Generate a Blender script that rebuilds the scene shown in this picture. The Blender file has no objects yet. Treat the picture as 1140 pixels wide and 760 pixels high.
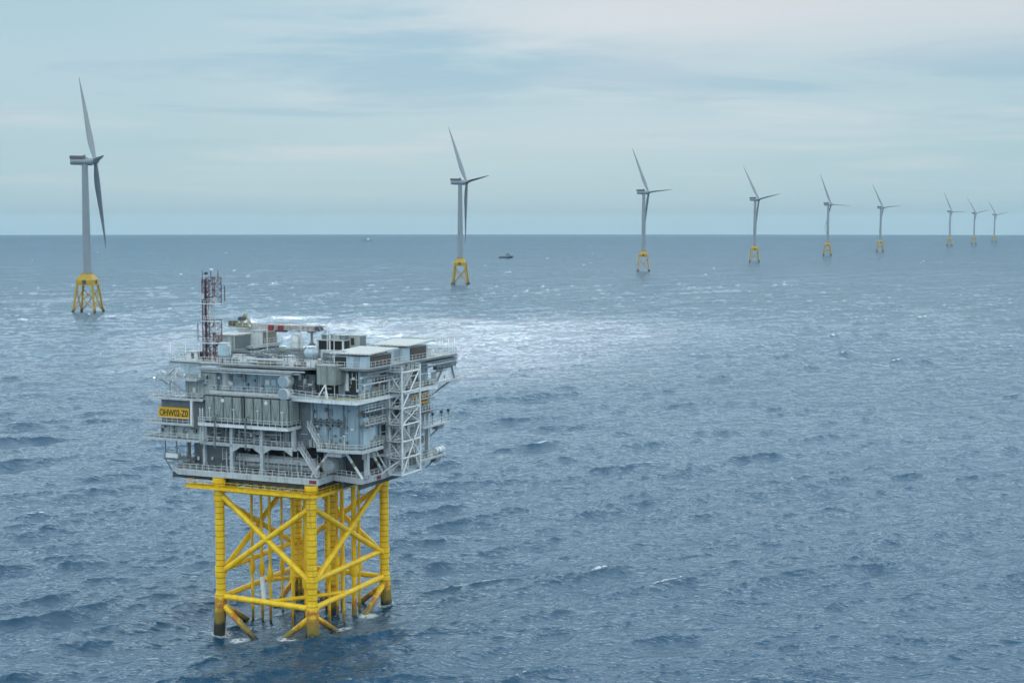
import bpy, bmesh, math, random
import numpy as np
from mathutils import Vector, Matrix
random.seed(7)
R = math.radians
C = bpy.context.scene
col = C.collection

# ---------------------------------------------------------------- camera, sky, sun, exposure
CAM_H = 70.0
FOC = 1600.0 / 1140.0                       # focal length over picture width
PITCH = math.atan(129.0 / 1600.0)
EARTH = 4.7e6                               # radius used for the curve of the sea
cam = bpy.data.cameras.new('camera'); cam_o = bpy.data.objects.new('camera', cam); col.objects.link(cam_o)
cam_o.location = (0, 0, CAM_H); cam_o.rotation_euler = (R(90) - PITCH, 0, 0)
cam.sensor_width = 36.0; cam.lens = 36.0 * FOC; cam.clip_start = 1.0; cam.clip_end = 80000.0
C.camera = cam_o

SUN_EL, SUN_AZ = R(36), R(-1.5)             # azimuth clockwise from +Y
W = bpy.data.worlds.new('World'); C.world = W; W.use_nodes = True
nt = W.node_tree; nt.nodes.clear()
N = nt.nodes.new; LK = nt.links.new
out = N('ShaderNodeOutputWorld'); bg = N('ShaderNodeBackground'); LK(bg.outputs[0], out.inputs[0])
SKX, SKY = 14.0, 3.1
sky = N('ShaderNodeTexSky'); sky.sky_type = 'NISHITA'; sky.sun_disc = False
sky.sun_elevation = SUN_EL; sky.sun_rotation = SUN_AZ; sky.altitude = 70; sky.air_density = 1.0; sky.dust_density = 1.5
tc = N('ShaderNodeTexCoord'); sx = N('ShaderNodeSeparateXYZ'); LK(tc.outputs['Generated'], sx.inputs[0])
def wm(op, a, b=None, clamp=False):
    n = N('ShaderNodeMath'); n.operation = op; n.use_clamp = clamp
    for i, v in enumerate((a, b)):
        if v is None: continue
        if isinstance(v, (int, float)): n.inputs[i].default_value = v
        else: LK(v, n.inputs[i])
    return n.outputs[0]
zpos = wm('ADD', wm('MAXIMUM', sx.outputs[2], 0.0), 0.045)
cx = N('ShaderNodeCombineXYZ')
LK(wm('DIVIDE', sx.outputs[0], zpos), cx.inputs[0]); LK(wm('DIVIDE', sx.outputs[1], zpos), cx.inputs[1])
def wnoise(scale, detail, rough, off, dist=0.0, st=(1, 1, 1)):
    m = N('ShaderNodeMapping'); m.inputs['Location'].default_value = off; m.inputs['Scale'].default_value = st
    LK(cx.outputs[0], m.inputs[0])
    n = N('ShaderNodeTexNoise'); n.inputs['Scale'].default_value = scale; n.inputs['Detail'].default_value = detail
    n.inputs['Roughness'].default_value = rough; n.inputs['Distortion'].default_value = dist
    LK(m.outputs[0], n.inputs['Vector']); return n.outputs['Fac']
def wmix(f, a, b):
    n = N('ShaderNodeMix'); n.data_type = 'RGBA'
    if isinstance(f, (int, float)): n.inputs[0].default_value = f
    else: LK(f, n.inputs[0])
    for i, v in ((6, a), (7, b)):
        if isinstance(v, tuple): n.inputs[i].default_value = (*v, 1)
        else: LK(v, n.inputs[i])
    return n.outputs[2]
def wrange(v, a, b, c=0.0, d=1.0):
    n = N('ShaderNodeMapRange'); n.interpolation_type = 'SMOOTHSTEP'; LK(v, n.inputs[0])
    for i, q in enumerate((a, b, c, d)): n.inputs[1 + i].default_value = q
    return n.outputs[0]
n1 = wnoise(0.42, 6, 0.52, (3.1, 1.7, 0), 0.4, (1.0, 1.15, 1))
n2 = wnoise(0.62, 10, 0.64, (SKX, SKY, 0), 0.5, (0.8, 1.1, 1))
n3 = wnoise(0.16, 3, 0.5, (1.2, 8.4, 0), 0.0)
base = wmix(wrange(n3, 0.3, 0.7), (0.295, 0.485, 0.575), (0.405, 0.535, 0.615))
c1 = wmix(wm('MULTIPLY', wrange(n1, 0.48, 0.68), 0.55), base, (0.56, 0.61, 0.655))
c2 = wmix(wm('MULTIPLY', wrange(n2, 0.53, 0.35), wrange(sx.outputs[2], 0.03, 0.10, 0.0, 0.68)), c1, (0.19, 0.385, 0.53))
bright = wm('MULTIPLY', wrange(wm('ADD', sx.outputs[0], wm('MULTIPLY', n1, 0.3)), 0.10, 0.30), wrange(wm('ADD', sx.outputs[2], wm('MULTIPLY', n3, 0.05)), 0.10, 0.17, 0.0, 0.75))
c2 = wmix(bright, c2, (0.57, 0.60, 0.635))
low = wmix(wrange(sx.outputs[2], 0.0, 0.07), (0.30, 0.50, 0.60), c2)
zen_c = wmix(wrange(sx.outputs[2], 0.16, 0.8), low, (0.95, 1.08, 1.16))
skys = N('ShaderNodeVectorMath'); skys.operation = 'SCALE'; LK(sky.outputs[0], skys.inputs[0]); skys.inputs['Scale'].default_value = 0.08
fin = wmix(0.12, zen_c, skys.outputs[0])
LK(fin, bg.inputs[0]); bg.inputs[1].default_value = 1.0

sl = bpy.data.lights.new('sun', 'SUN'); sl.energy = 4.2; sl.angle = R(0.6); sl.color = (1.0, 0.96, 0.9)
so = bpy.data.objects.new('sun', sl); col.objects.link(so)
sd = Vector((math.sin(SUN_AZ) * math.cos(SUN_EL), math.cos(SUN_AZ) * math.cos(SUN_EL), math.sin(SUN_EL)))
so.rotation_euler = (-sd).to_track_quat('-Z', 'Y').to_euler(); so.location = (0, 0, 500)
vs = C.view_settings; vs.view_transform = 'Standard'; vs.look = 'None'; vs.exposure = 0.2; vs.gamma = 1.0; vs.use_curve_mapping = False
C.cycles.max_bounces = 6; C.cycles.volume_bounces = 1; C.cycles.use_denoising = True
C.cycles.sample_clamp_indirect = 8.0
C.render.film_transparent = False

# ---------------------------------------------------------------- materials
class Mat:
    def __init__(s, name):
        s.m = bpy.data.materials.new(name); s.m.use_nodes = True; s.t = s.m.node_tree
        s.b = s.t.nodes['Principled BSDF']
    def node(s, k, **kw):
        n = s.t.nodes.new(k)
        for a, v in kw.items(): setattr(n, a, v)
        return n
    def link(s, a, b): s.t.links.new(a, b)
    def inp(s, sock, v):
        if isinstance(v, (int, float)): sock.default_value = v
        elif isinstance(v, tuple): sock.default_value = v if len(v) == 3 and sock.type == 'VECTOR' else (*v[:3], 1)
        else: s.link(v, sock)
    def math(s, op, a, b=None, clamp=False):
        n = s.node('ShaderNodeMath', operation=op, use_clamp=clamp); s.inp(n.inputs[0], a)
        if b is not None: s.inp(n.inputs[1], b)
        return n.outputs[0]
    def mix(s, f, a, b):
        n = s.node('ShaderNodeMix', data_type='RGBA'); s.inp(n.inputs[0], f); s.inp(n.inputs[6], a); s.inp(n.inputs[7], b); return n.outputs[2]
    def rng(s, v, a, b, c=0.0, d=1.0):
        n = s.node('ShaderNodeMapRange', interpolation_type='SMOOTHSTEP'); s.inp(n.inputs[0], v)
        for i, q in enumerate((a, b, c, d)): s.inp(n.inputs[1 + i], q)
        return n.outputs[0]
    def noise(s, vec, scale, detail=3, rough=0.5, st=None, dist=0.0, rot=None, loc=None, dim='3D'):
        if st or rot or loc:
            m = s.node('ShaderNodeMapping')
            if st: m.inputs['Scale'].default_value = st
            if rot: m.inputs['Rotation'].default_value = rot
            if loc: m.inputs['Location'].default_value = loc
            s.link(vec, m.inputs[0]); vec = m.outputs[0]
        n = s.node('ShaderNodeTexNoise', noise_dimensions=dim); s.link(vec, n.inputs['Vector'])
        n.inputs['Scale'].default_value = scale; n.inputs['Detail'].default_value = detail
        n.inputs['Roughness'].default_value = rough; n.inputs['Distortion'].default_value = dist
        return n.outputs['Fac']

#SEA_BEGIN
SEA_CAP = 0.38
def sea_material():
    M = Mat('sea_water'); b = M.b
    g = M.node('ShaderNodeNewGeometry'); P = g.outputs['Position']
    at = M.node('ShaderNodeAttribute', attribute_name='foam'); foam_a = at.outputs['Fac']
    deep = M.mix(M.rng(M.noise(P, 0.0016, 4, 0.55, st=(0.5, 1, 1)), 0.35, 0.65), (0.002, 0.041, 0.090), (0.003, 0.050, 0.104))
    # whitecaps: broken by fine noise
    fn = M.noise(P, 0.9, 5, 0.65, dist=0.6)
    cap = M.math('MULTIPLY', M.rng(foam_a, 0.25, 0.9), M.rng(fn, 0.40, 0.5))
    streak = M.math('MULTIPLY', M.rng(M.noise(P, 0.018, 2, 0.5), 0.60, 0.68), M.rng(M.noise(P, 0.11, 5, 0.6, st=(1.0, 1.6, 1), dist=0.8), 0.655, 0.72))
    foam = M.math('MAXIMUM', cap, M.math('MULTIPLY', streak, 0.6))
    calm = M.rng(M.noise(P, 0.0011, 3, 0.5, st=(0.35, 1.2, 1)), 0.42, 0.6)
    # ripples
    h1 = M.noise(P, 0.16, 4, 0.6, st=(0.8, 1.5, 1), dist=0.5, rot=(0, 0, 0.35))
    h2 = M.noise(P, 0.75, 5, 0.62, st=(0.85, 1.4, 1), dist=0.4, rot=(0, 0, -0.3))
    h3 = M.noise(P, 2.4, 3, 0.6)
    hs = M.math('ADD', M.math('MULTIPLY', h1, 0.9), M.math('ADD', M.math('MULTIPLY', h2, 0.3), M.math('MULTIPLY', h3, 0.05)))
    bp = M.node('ShaderNodeBump'); M.link(hs, bp.inputs['Height'])
    bp.inputs['Strength'].default_value = 0.9
    bp.inputs['Distance'].default_value = 1.0
    def slope(scale, detail, amp, loc):
        mp = M.node('ShaderNodeMapping'); mp.inputs['Scale'].default_value = (0.8, 1.3, 1); mp.inputs['Rotation'].default_value = (0, 0, -0.5)
        mp.inputs['Location'].default_value = loc; M.link(P, mp.inputs[0])
        n = M.node('ShaderNodeTexNoise'); n.inputs['Scale'].default_value = scale; n.inputs['Detail'].default_value = detail; n.inputs['Roughness'].default_value = 0.6
        M.link(mp.outputs[0], n.inputs['Vector'])
        v = M.node('ShaderNodeVectorMath', operation='SUBTRACT'); M.link(n.outputs['Color'], v.inputs[0]); v.inputs[1].default_value = (0.5, 0.5, 0.5)
        w = M.node('ShaderNodeVectorMath', operation='MULTIPLY'); M.link(v.outputs[0], w.inputs[0]); w.inputs[1].default_value = (amp, amp, 0)
        return w.outputs[0]
    def vadd(p, q):
        v = M.node('ShaderNodeVectorMath', operation='ADD'); M.link(p, v.inputs[0]); M.link(q, v.inputs[1]); return v.outputs[0]
    nn = vadd(bp.outputs[0], vadd(slope(0.33, 4, 0.22, (3, 1, 0)), slope(1.7, 3, 0.20, (0, 7, 0))))
    vn = M.node('ShaderNodeVectorMath', operation='NORMALIZE'); M.link(nn, vn.inputs[0])
    NV = vn.outputs[0]
    # water body (upwelling light) under a surface reflection that a wind-roughened sea never lets reach full mirror strength
    M.t.nodes.remove(b)
    df = M.node('ShaderNodeBsdfDiffuse'); M.link(deep, df.inputs['Color'])
    gl = M.node('ShaderNodeBsdfGlossy'); gl.inputs['Color'].default_value = (0.86, 0.95, 1, 1); M.link(NV, gl.inputs['Normal'])
    M.inp(gl.inputs['Roughness'], M.math('ADD', 0.06, M.math('MULTIPLY', calm, 0.04)))
    fr = M.node('ShaderNodeFresnel'); fr.inputs['IOR'].default_value = 1.333; M.link(NV, fr.inputs['Normal'])
    mx = M.node('ShaderNodeMixShader'); M.inp(mx.inputs[0], M.math('MINIMUM', M.math('MULTIPLY', fr.outputs[0], M.rng(M.noise(P, 0.0022, 4, 0.6, st=(0.4, 1.3, 1), rot=(0, 0, 0.3)), 0.35, 0.65, 1.35, 1.8)), SEA_CAP)); M.link(df.outputs[0], mx.inputs[1]); M.link(gl.outputs[0], mx.inputs[2])
    fd = M.node('ShaderNodeBsdfDiffuse'); fd.inputs['Color'].default_value = (0.62, 0.66, 0.68, 1)
    m2 = M.node('ShaderNodeMixShader'); M.link(foam, m2.inputs[0]); M.link(mx.outputs[0], m2.inputs[1]); M.link(fd.outputs[0], m2.inputs[2])
    M.link(m2.outputs[0], M.t.nodes['Material Output'].inputs['Surface'])
    return M.m

def ocean_tile(L, n, wind, theta, seed, lmin, lmax, amp, e=3, w=0.08):
    rs = np.random.RandomState(seed)
    k1 = 2 * np.pi * np.fft.fftfreq(n, L / n); KX, KY = np.meshgrid(k1, k1, indexing='ij')
    K = np.hypot(KX, KY); K[0, 0] = 1e-6
    Lp = wind * wind / 9.81
    c = (KX * math.cos(theta) + KY * math.sin(theta)) / K
    S = np.exp(-1 / (K * Lp) ** 2) / K ** 3.7 * (w + np.abs(c) ** e)
    S *= (K > 2 * np.pi / lmax) * (K < 2 * np.pi / lmin); S[0, 0] = 0
    h = (rs.normal(size=(n, n)) + 1j * rs.normal(size=(n, n))) * np.sqrt(S)
    g = lambda q: np.real(np.fft.ifft2(q))
    z = g(h); s = amp / z.std()
    dx = g(1j * h * KX / K) * s; dy = g(1j * h * KY / K) * s
    jx = g(-h * KX * KX / K) * s; jy = g(-h * KY * KY / K) * s
    return (z * s).astype(np.float32), dx.astype(np.float32), dy.astype(np.float32), (jx + jy).astype(np.float32)
def sample(t, L, x, y, rot):
    n = t[0].shape[0]; c, s = math.cos(rot), math.sin(rot)
    u = ((c * x + s * y) / L * n) % n; v = ((-s * x + c * y) / L * n) % n
    i = u.astype(int) % n; j = v.astype(int) % n; fu = u - np.floor(u); fv = v - np.floor(v); i2 = (i + 1) % n; j2 = (j + 1) % n
    r = [a[i, j] * (1 - fu) * (1 - fv) + a[i2, j] * fu * (1 - fv) + a[i, j2] * (1 - fu) * fv + a[i2, j2] * fu * fv for a in t]
    return r[0], c * r[1] - s * r[2], s * r[1] + c * r[2], r[3]

def SUB_P(p, q):
    a = R(24.6); return (-34.15 - math.cos(a) * p + math.sin(a) * q, 241.7 + math.sin(a) * p + math.cos(a) * q)
def build_sea():
    ds = [0.0, 30.0, 60.0, 90.0, 120.0, 150.0, 175.0]
    while ds[-1] < 14600:
        d = ds[-1]; ds.append(d + max(0.36, 0.46 * d * d / (1437.0 * 70.0)))
    ds = np.array(ds)
    az = np.concatenate([np.linspace(-180, -26, 44)[:-1], np.linspace(-26, 26, 1400), np.linspace(26, 180, 44)[1:]])
    az = np.radians(az); nd, na = len(ds), len(az)
    D, A = np.meshgrid(ds, az, indexing='ij')
    x = D * np.sin(A); y = D * np.cos(A)
    xf, yf = x.ravel(), y.ravel()
    th = math.radians(-56)
    T1 = ocean_tile(620.0, 512, 8.6, th, 3, 5.0, 90.0, 0.54, 16, 0.010)
    T2 = ocean_tile(171.0, 512, 6.0, th + 0.25, 5, 0.8, 14.0, 0.14, 4, 0.06)
    T3 = ocean_tile(913.0, 512, 12.5, th + 0.12, 9, 14.0, 200.0, 0.42, 16, 0.006)
    T4 = ocean_tile(67.0, 512, 4.0, th + 0.1, 12, 0.5, 7.0, 0.05)
    z = np.zeros_like(xf); ox = np.zeros_like(xf); oy = np.zeros_like(xf); J = np.zeros_like(xf)
    fade = np.clip(1.25 - D.ravel() / 9000.0, 0.25, 1)
    inside = np.clip((D.ravel() - 60) / 100, 0, 1) * np.clip((28 - np.abs(np.degrees(A.ravel()))) / 2, 0, 1)
    for t, L, rot, ch in ((T1, 620.0, 0.0, 1.45), (T2, 171.0, 0.25, 1.0), (T3, 913.0, 0.12, 1.2), (T4, 67.0, -0.4, 0.8)):
        a, b, c, j = sample(t, L, xf, yf, rot); z += a; ox += b * ch; oy += c * ch; J += j * ch * (1.0 if L > 500 else 0.25)
    f = fade * inside
    zc = z * f - D.ravel() ** 2 / (2 * EARTH)
    v = np.empty((nd * na, 3), np.float32)
    v[:, 0] = xf + ox * f * np.clip(2200 / np.maximum(D.ravel(), 1), 0, 1); v[:, 1] = yf + oy * f * np.clip(900 / np.maximum(D.ravel(), 1), 0, 1); v[:, 2] = zc
    fo = np.clip((-J - np.quantile(-J[::7], 0.9925)) / 0.22, 0, 1)
    for p, q in ((0, 0), (19, 0), (0, 24.8), (19, 24.8), (4.5, -1), (14.5, -1), (-1, 8), (-1, 17)):   # wash round the jacket's feet
        c = SUB_P(p, q); d_ = np.hypot(v[:, 0] - c[0], v[:, 1] - c[1]); fo = np.maximum(fo, np.clip(1.0 - (d_ - 1.0) / 1.9, 0, 1) * 0.8 * (D.ravel() < 400))
    fo = fo.astype(np.float32)
    i = np.arange(nd - 1)[:, None] * na + np.arange(na - 1)[None, :]
    q = np.stack([i, i + 1, i + 1 + na, i + na], -1).reshape(-1, 4)
    me = bpy.data.meshes.new('sea'); nq = len(q)
    me.vertices.add(len(v)); me.vertices.foreach_set('co', v.ravel())
    me.loops.add(nq * 4); me.loops.foreach_set('vertex_index', q.ravel().astype(np.int32))
    me.polygons.add(nq); me.polygons.foreach_set('loop_start', (np.arange(nq) * 4).astype(np.int32))
    me.polygons.foreach_set('use_smooth', np.ones(nq, bool))
    at = me.attributes.new('foam', 'FLOAT', 'POINT'); at.data.foreach_set('value', fo)
    me.update(); me.validate(); me.materials.append(sea_material())
    o = bpy.data.objects.new('sea', me); col.objects.link(o); o['kind'] = 'structure'
    return o
build_sea()

def build_haze():
    bm = bmesh.new()
    bmesh.ops.create_cube(bm, size=1.0)
    for v in bm.verts: v.co = Vector((v.co.x * 50000, v.co.y * 50000, -80 if v.co.z < 0 else 215))
    me = bpy.data.meshes.new('haze'); bm.to_mesh(me); bm.free()
    m = bpy.data.materials.new('haze_air'); m.use_nodes = True; t = m.node_tree; t.nodes.clear()
    o_ = t.nodes.new('ShaderNodeOutputMaterial'); p = t.nodes.new('ShaderNodeVolumePrincipled')
    p.inputs['Color'].default_value = (0.44, 0.585, 0.66, 1); p.inputs['Density'].default_value = HAZE; p.inputs['Anisotropy'].default_value = 0.2
    t.links.new(p.outputs[0], o_.inputs['Volume']); me.materials.append(m)
    o = bpy.data.objects.new('haze', me); col.objects.link(o); o['kind'] = 'stuff'; o['label'] = 'thin pale haze over the sea'
HAZE = 4.0e-5
build_haze()

# a high layer of thin cloud over the whole sea, with one gap that lets the sun through
def build_clouds():
    ALT, RAD, n = 3050.0, 18600.0, 150
    off = Vector((sd.x / sd.z * ALT, sd.y / sd.z * ALT))
    rs = np.random.RandomState(4)
    xs = np.linspace(-RAD, RAD, n); X, Y = np.meshgrid(xs, xs, indexing='ij')
    bm = bmesh.new(); lay = []
    for top in (0, 1):
        hgt = np.zeros_like(X)
        for k in range(14):
            a = rs.uniform(0, 6.28); w = rs.uniform(900, 3200)
            hgt += np.sin((X * math.cos(a) + Y * math.sin(a)) * 6.283 / w + rs.uniform(0, 6.28)) * w / 120
        z = ALT + top * 320 + hgt * (1.6 if top else 0.8)
        lay.append([[bm.verts.new((X[i, j], Y[i, j], z[i, j])) if math.hypot(X[i, j], Y[i, j]) <= RAD else None for j in range(n)] for i in range(n)])
    for i in range(n - 1):
        for j in range(n - 1):
            for top in (0, 1):
                q = [lay[top][i][j], lay[top][i + 1][j], lay[top][i + 1][j + 1], lay[top][i][j + 1]]
                if all(q): bm.faces.new(q if top else q[::-1]).smooth = True
    rim = [e for e in bm.edges if len(e.link_faces) == 1]
    bot = {}
    for i in range(n):
        for j in range(n):
            if lay[0][i][j]: bot[lay[0][i][j]] = lay[1][i][j]
    for e in rim:
        a, b_ = e.verts
        if a in bot and b_ in bot: bm.faces.new((a, b_, bot[b_], bot[a]))
    me = bpy.data.meshes.new('clouds'); bm.to_mesh(me); bm.free()
    M = Mat('thin_cloud'); t = M.t; t.nodes.remove(M.b); o_ = t.nodes['Material Output']
    g = M.node('ShaderNodeNewGeometry'); P = g.outputs['Position']
    sp = M.node('ShaderNodeSeparateXYZ'); M.link(P, sp.inputs[0])
    # the slab is thick, so follow the sun's slant back to one height
    k = M.math('DIVIDE', M.math('SUBTRACT', sp.outputs[2], ALT), sd.z)
    gx = M.math('SUBTRACT', M.math('SUBTRACT', sp.outputs[0], M.math('MULTIPLY', k, sd.x)), off.x)
    gy = M.math('SUBTRACT', M.math('SUBTRACT', sp.outputs[1], M.math('MULTIPLY', k, sd.y)), off.y)
    wob = M.math('MULTIPLY', M.math('SUBTRACT', M.noise(P, 0.0045, 4, 0.6), 0.5), 170.0)
    wob2 = M.math('MULTIPLY', M.math('SUBTRACT', M.noise(P, 0.0035, 4, 0.6, loc=(5, 9, 2)), 0.5), 200.0)
    near_edge = M.math('ADD', 640.0, M.math('MULTIPLY', M.math('MAXIMUM', gx, 0.0), 0.9))
    far_edge = M.math('ADD', 1165.0, M.math('MULTIPLY', gx, -0.1))
    y2 = M.math('ADD', gy, wob)
    a = M.rng(M.math('SUBTRACT', y2, near_edge), -150.0, 150.0)
    b = M.rng(M.math('SUBTRACT', M.math('ADD', gy, M.math('MULTIPLY', wob, 0.35)), far_edge), 20.0, -150.0)
    x2 = M.math('ADD', gx, wob2)
    c = M.math('MULTIPLY', M.rng(x2, -600.0, -200.0), M.rng(x2, 640.0, 90.0))
    hole = M.math('MULTIPLY', M.math('MULTIPLY', a, b), c)
    rr = M.math('SQRT', M.math('ADD', M.math('POWER', sp.outputs[0], 2.0), M.math('POWER', sp.outputs[1], 2.0)))
    thin = M.rng(M.math('ADD', rr, M.math('MULTIPLY', M.math('SUBTRACT', M.noise(P, 0.0003, 4, 0.6), 0.5), 900.0)), 17900.0, 18600.0)
    tr = M.math('ADD', 0.05, M.math('ADD', M.math('MULTIPLY', hole, 0.35), M.math('MULTIPLY', thin, 0.9)), clamp=True)
    T = M.node('ShaderNodeBsdfTransparent'); L_ = M.node('ShaderNodeBsdfTranslucent')
    M.inp(L_.inputs[0], M.mix(M.rng(M.noise(P, 0.0006, 4, 0.55), 0.35, 0.65), (0.80, 0.88, 0.92), (0.91, 0.94, 0.96)))
    mx = M.node('ShaderNodeMixShader'); M.inp(mx.inputs[0], tr); M.link(L_.outputs[0], mx.inputs[1]); M.link(T.outputs[0], mx.inputs[2])
    M.link(mx.outputs[0], o_.inputs['Surface']); me.materials.append(M.m)
    o = bpy.data.objects.new('clouds', me); col.objects.link(o); o['kind'] = 'stuff'; o['label'] = 'high thin cloud layer over the sea'
build_clouds()
#SEA_END
#BUILD_BEGIN

# ---------------------------------------------------------------- helpers for built things
def paint(name, rgb, rough=0.5, var=0.12, streak=0.0, seams=0.0, scale=0.6, grime=(0.16, 0.13, 0.10), metal=0.0):
    M = Mat(name); b = M.b
    tc = M.node('ShaderNodeTexCoord'); O = tc.outputs['Object']
    n = M.noise(O, scale, 5, 0.6)
    c = M.mix(M.rng(n, 0.3, 0.7), tuple(v * (1 - var) for v in rgb), tuple(min(1, v * (1 + var)) for v in rgb))
    if streak:
        st = M.noise(O, 1.6, 4, 0.65, st=(1.0, 1.0, 0.09))
        c = M.mix(M.math('MULTIPLY', M.rng(st, 0.52, 0.70), min(1, streak * 1.5)), c, grime)
        c = M.mix(M.math('MULTIPLY', M.rng(M.noise(O, 0.9, 6, 0.7, loc=(9, 3, 5)), 0.60, 0.68), 0.6), c, (0.17, 0.10, 0.06))
    if seams:
        sp = M.node('ShaderNodeSeparateXYZ'); M.link(O, sp.inputs[0])
        f = 0.0
        for ax in (0, 1):
            fr = M.math('FRACT', M.math('DIVIDE', M.math('ADD', sp.outputs[ax], 500.3), seams))
            l = M.math('LESS_THAN', fr, 0.16 / seams)
            f = M.math('MAXIMUM', f, l)
        c = M.mix(M.math('MULTIPLY', f, 0.65), c, tuple(v * 0.3 for v in rgb))
    M.inp(b.inputs['Base Color'], c); M.inp(b.inputs['Roughness'], M.rng(n, 0.2, 0.8, rough - 0.1, rough + 0.12)); b.inputs['Metallic'].default_value = metal
    return M.m
def jacket_paint(name, step, z_dirty, z_dark, rings=True, k=1.0):
    M = Mat(name); b = M.b
    g = M.node('ShaderNodeNewGeometry'); P = g.outputs['Position']
    sp = M.node('ShaderNodeSeparateXYZ'); M.link(P, sp.inputs[0]); z = sp.outputs[2]
    n = M.noise(P, 0.7, 5, 0.6); n2 = M.noise(P, 1.8, 5, 0.65, loc=(4, 2, 1))
    c = M.mix(M.rng(n, 0.3, 0.7), (0.80 * k, 0.47 * k, 0.006), (0.95 * k, 0.61 * k, 0.010))
    st = M.noise(P, 1.5, 4, 0.6, st=(1, 1, 0.12))
    c = M.mix(M.math('MULTIPLY', M.rng(st, 0.56, 0.72), 0.55), c, (0.42, 0.22, 0.03))
    if rings:
        fr = M.math('FRACT', M.math('DIVIDE', M.math('ADD', z, 100.0), step)); c = M.mix(M.math('MULTIPLY', M.math('LESS_THAN', fr, 0.12 / step), 0.8), c, (0.10, 0.07, 0.02))
    zz = M.math('ADD', z, M.math('MULTIPLY', M.math('SUBTRACT', n2, 0.5), 2.6))
    rust = M.math('MULTIPLY', M.math('MULTIPLY', M.rng(zz, z_dirty + 0.2, z_dirty - 0.6), M.rng(n, 0.40, 0.56)), 0.85)
    c = M.mix(rust, c, (0.38, 0.09, 0.02))
    c = M.mix(M.math('MULTIPLY', M.rng(zz, z_dirty - 0.8, z_dark), 0.95), c, (0.21, 0.155, 0.03))
    c = M.mix(M.rng(zz, z_dark - 0.6, z_dark - 1.6), c, (0.022, 0.022, 0.014))
    M.inp(b.inputs['Base Color'], c); b.inputs['Roughness'].default_value = 0.45
    return M.m

MT = {
 'steel': paint('pale_grey_painted_steel', (0.44, 0.48, 0.50), 0.5, 0.1, 0.35, 0),
 'wall': paint('blue_grey_panel_wall', (0.27, 0.37, 0.43), 0.5, 0.10, 0.45, 3.05),
 'wall2': paint('grey_green_panel_wall', (0.36, 0.42, 0.42), 0.5, 0.08, 0.45, 3.4),
 'white': paint('white_paint', (0.68, 0.71, 0.72), 0.45, 0.05, 0.3, 0),
 'roof': paint('pale_ribbed_roof', (0.52, 0.53, 0.51), 0.5, 0.08, 0.15, 0.75),
 'rail': paint('galvanised_rail', (0.58, 0.60, 0.61), 0.45, 0.06, 0.0, 0),
 'grate': paint('grey_grating', (0.20, 0.235, 0.255), 0.7, 0.2, 0, 1.1),
 'deck': paint('worn_deck_floor', (0.37, 0.375, 0.36), 0.7, 0.25, 0, 0, 0.35),
 'dark': paint('dark_steel_and_shade', (0.055, 0.065, 0.075), 0.6, 0.3, 0, 0),  # near-black steel, also interior and under-deck shade put into colour
 'mid': paint('mid_grey_steel', (0.155, 0.185, 0.205), 0.55, 0.15, 0.4, 0),
 'green': paint('grey_green_radiator', (0.29, 0.335, 0.32), 0.5, 0.08, 0.4, 0),
 'louvre': paint('brown_louvre', (0.095, 0.075, 0.06), 0.6, 0.2, 0, 0),
 'black': paint('black_opening', (0.02, 0.022, 0.025), 0.7, 0.2, 0, 0),
 'red': paint('signal_red', (0.24, 0.03, 0.04), 0.5, 0.15, 0, 0),
 'mast': paint('dark_red_lattice_paint', (0.11, 0.035, 0.045), 0.55, 0.3, 0, 0),
 'yellow': paint('crane_yellow', (0.27, 0.25, 0.15), 0.5, 0.15, 0.4, 0),
 'sign': paint('sign_yellow', (0.68, 0.38, 0.006), 0.5, 0.08, 0.2, 0),
 'ink': paint('sign_black', (0.015, 0.015, 0.015), 0.5, 0.1, 0, 0),
 'box': paint('grey_housing', (0.36, 0.38, 0.37), 0.5, 0.08, 0.4, 2.4),
 'blue': paint('pale_blue_housing', (0.44, 0.56, 0.63), 0.5, 0.05, 0.25, 0),
 'jacket': jacket_paint('yellow_jacket_paint_ringed', 1.05, 4.7, 1.3),
 'brace': jacket_paint('yellow_jacket_paint', 1.05, 2.4, 0.0, False),
 'tjacket': jacket_paint('yellow_turbine_jacket_paint', 1.0, 4.0, 2.5, False, 0.48),
 'tower': paint('turbine_grey', (0.24, 0.275, 0.30), 0.4, 0.03, 0.08, 0, 0.1),
 'blade': paint('blade_grey', (0.21, 0.24, 0.26), 0.35, 0.03, 0, 0, 0.1),
 'hoist': paint('dull_red_hoist_rail', (0.13, 0.11, 0.12), 0.5, 0.1, 0, 0),
 'hull': paint('dark_hull_blue', (0.03, 0.05, 0.07), 0.4, 0.1, 0, 0),
}
MT['yellowish'] = paint('worn_yellow_grey_floor', (0.40, 0.38, 0.24), 0.7, 0.2, 0, 0)
MT['wall0'] = paint('plain_blue_grey_plate', (0.27, 0.34, 0.40), 0.5, 0.08, 0.2, 0)
MT['louvre2'] = paint('tan_louvre', (0.24, 0.22, 0.185), 0.6, 0.1, 0, 0)
MT['boomgrey'] = paint('boom_pale_pinkish_grey', (0.45, 0.42, 0.41), 0.5, 0.25, 0.5, 0, 1.2)
MT['tan'] = paint('weathered_tan_grey', (0.30, 0.26, 0.22), 0.6, 0.3, 0.3, 0)
MT['lime'] = paint('lime_green', (0.35, 0.50, 0.10), 0.5, 0.1, 0.2, 0)
MT['hull2'] = paint('slate_superstructure', (0.17, 0.19, 0.21), 0.5, 0.2, 0, 0)
ROT = 1
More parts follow.
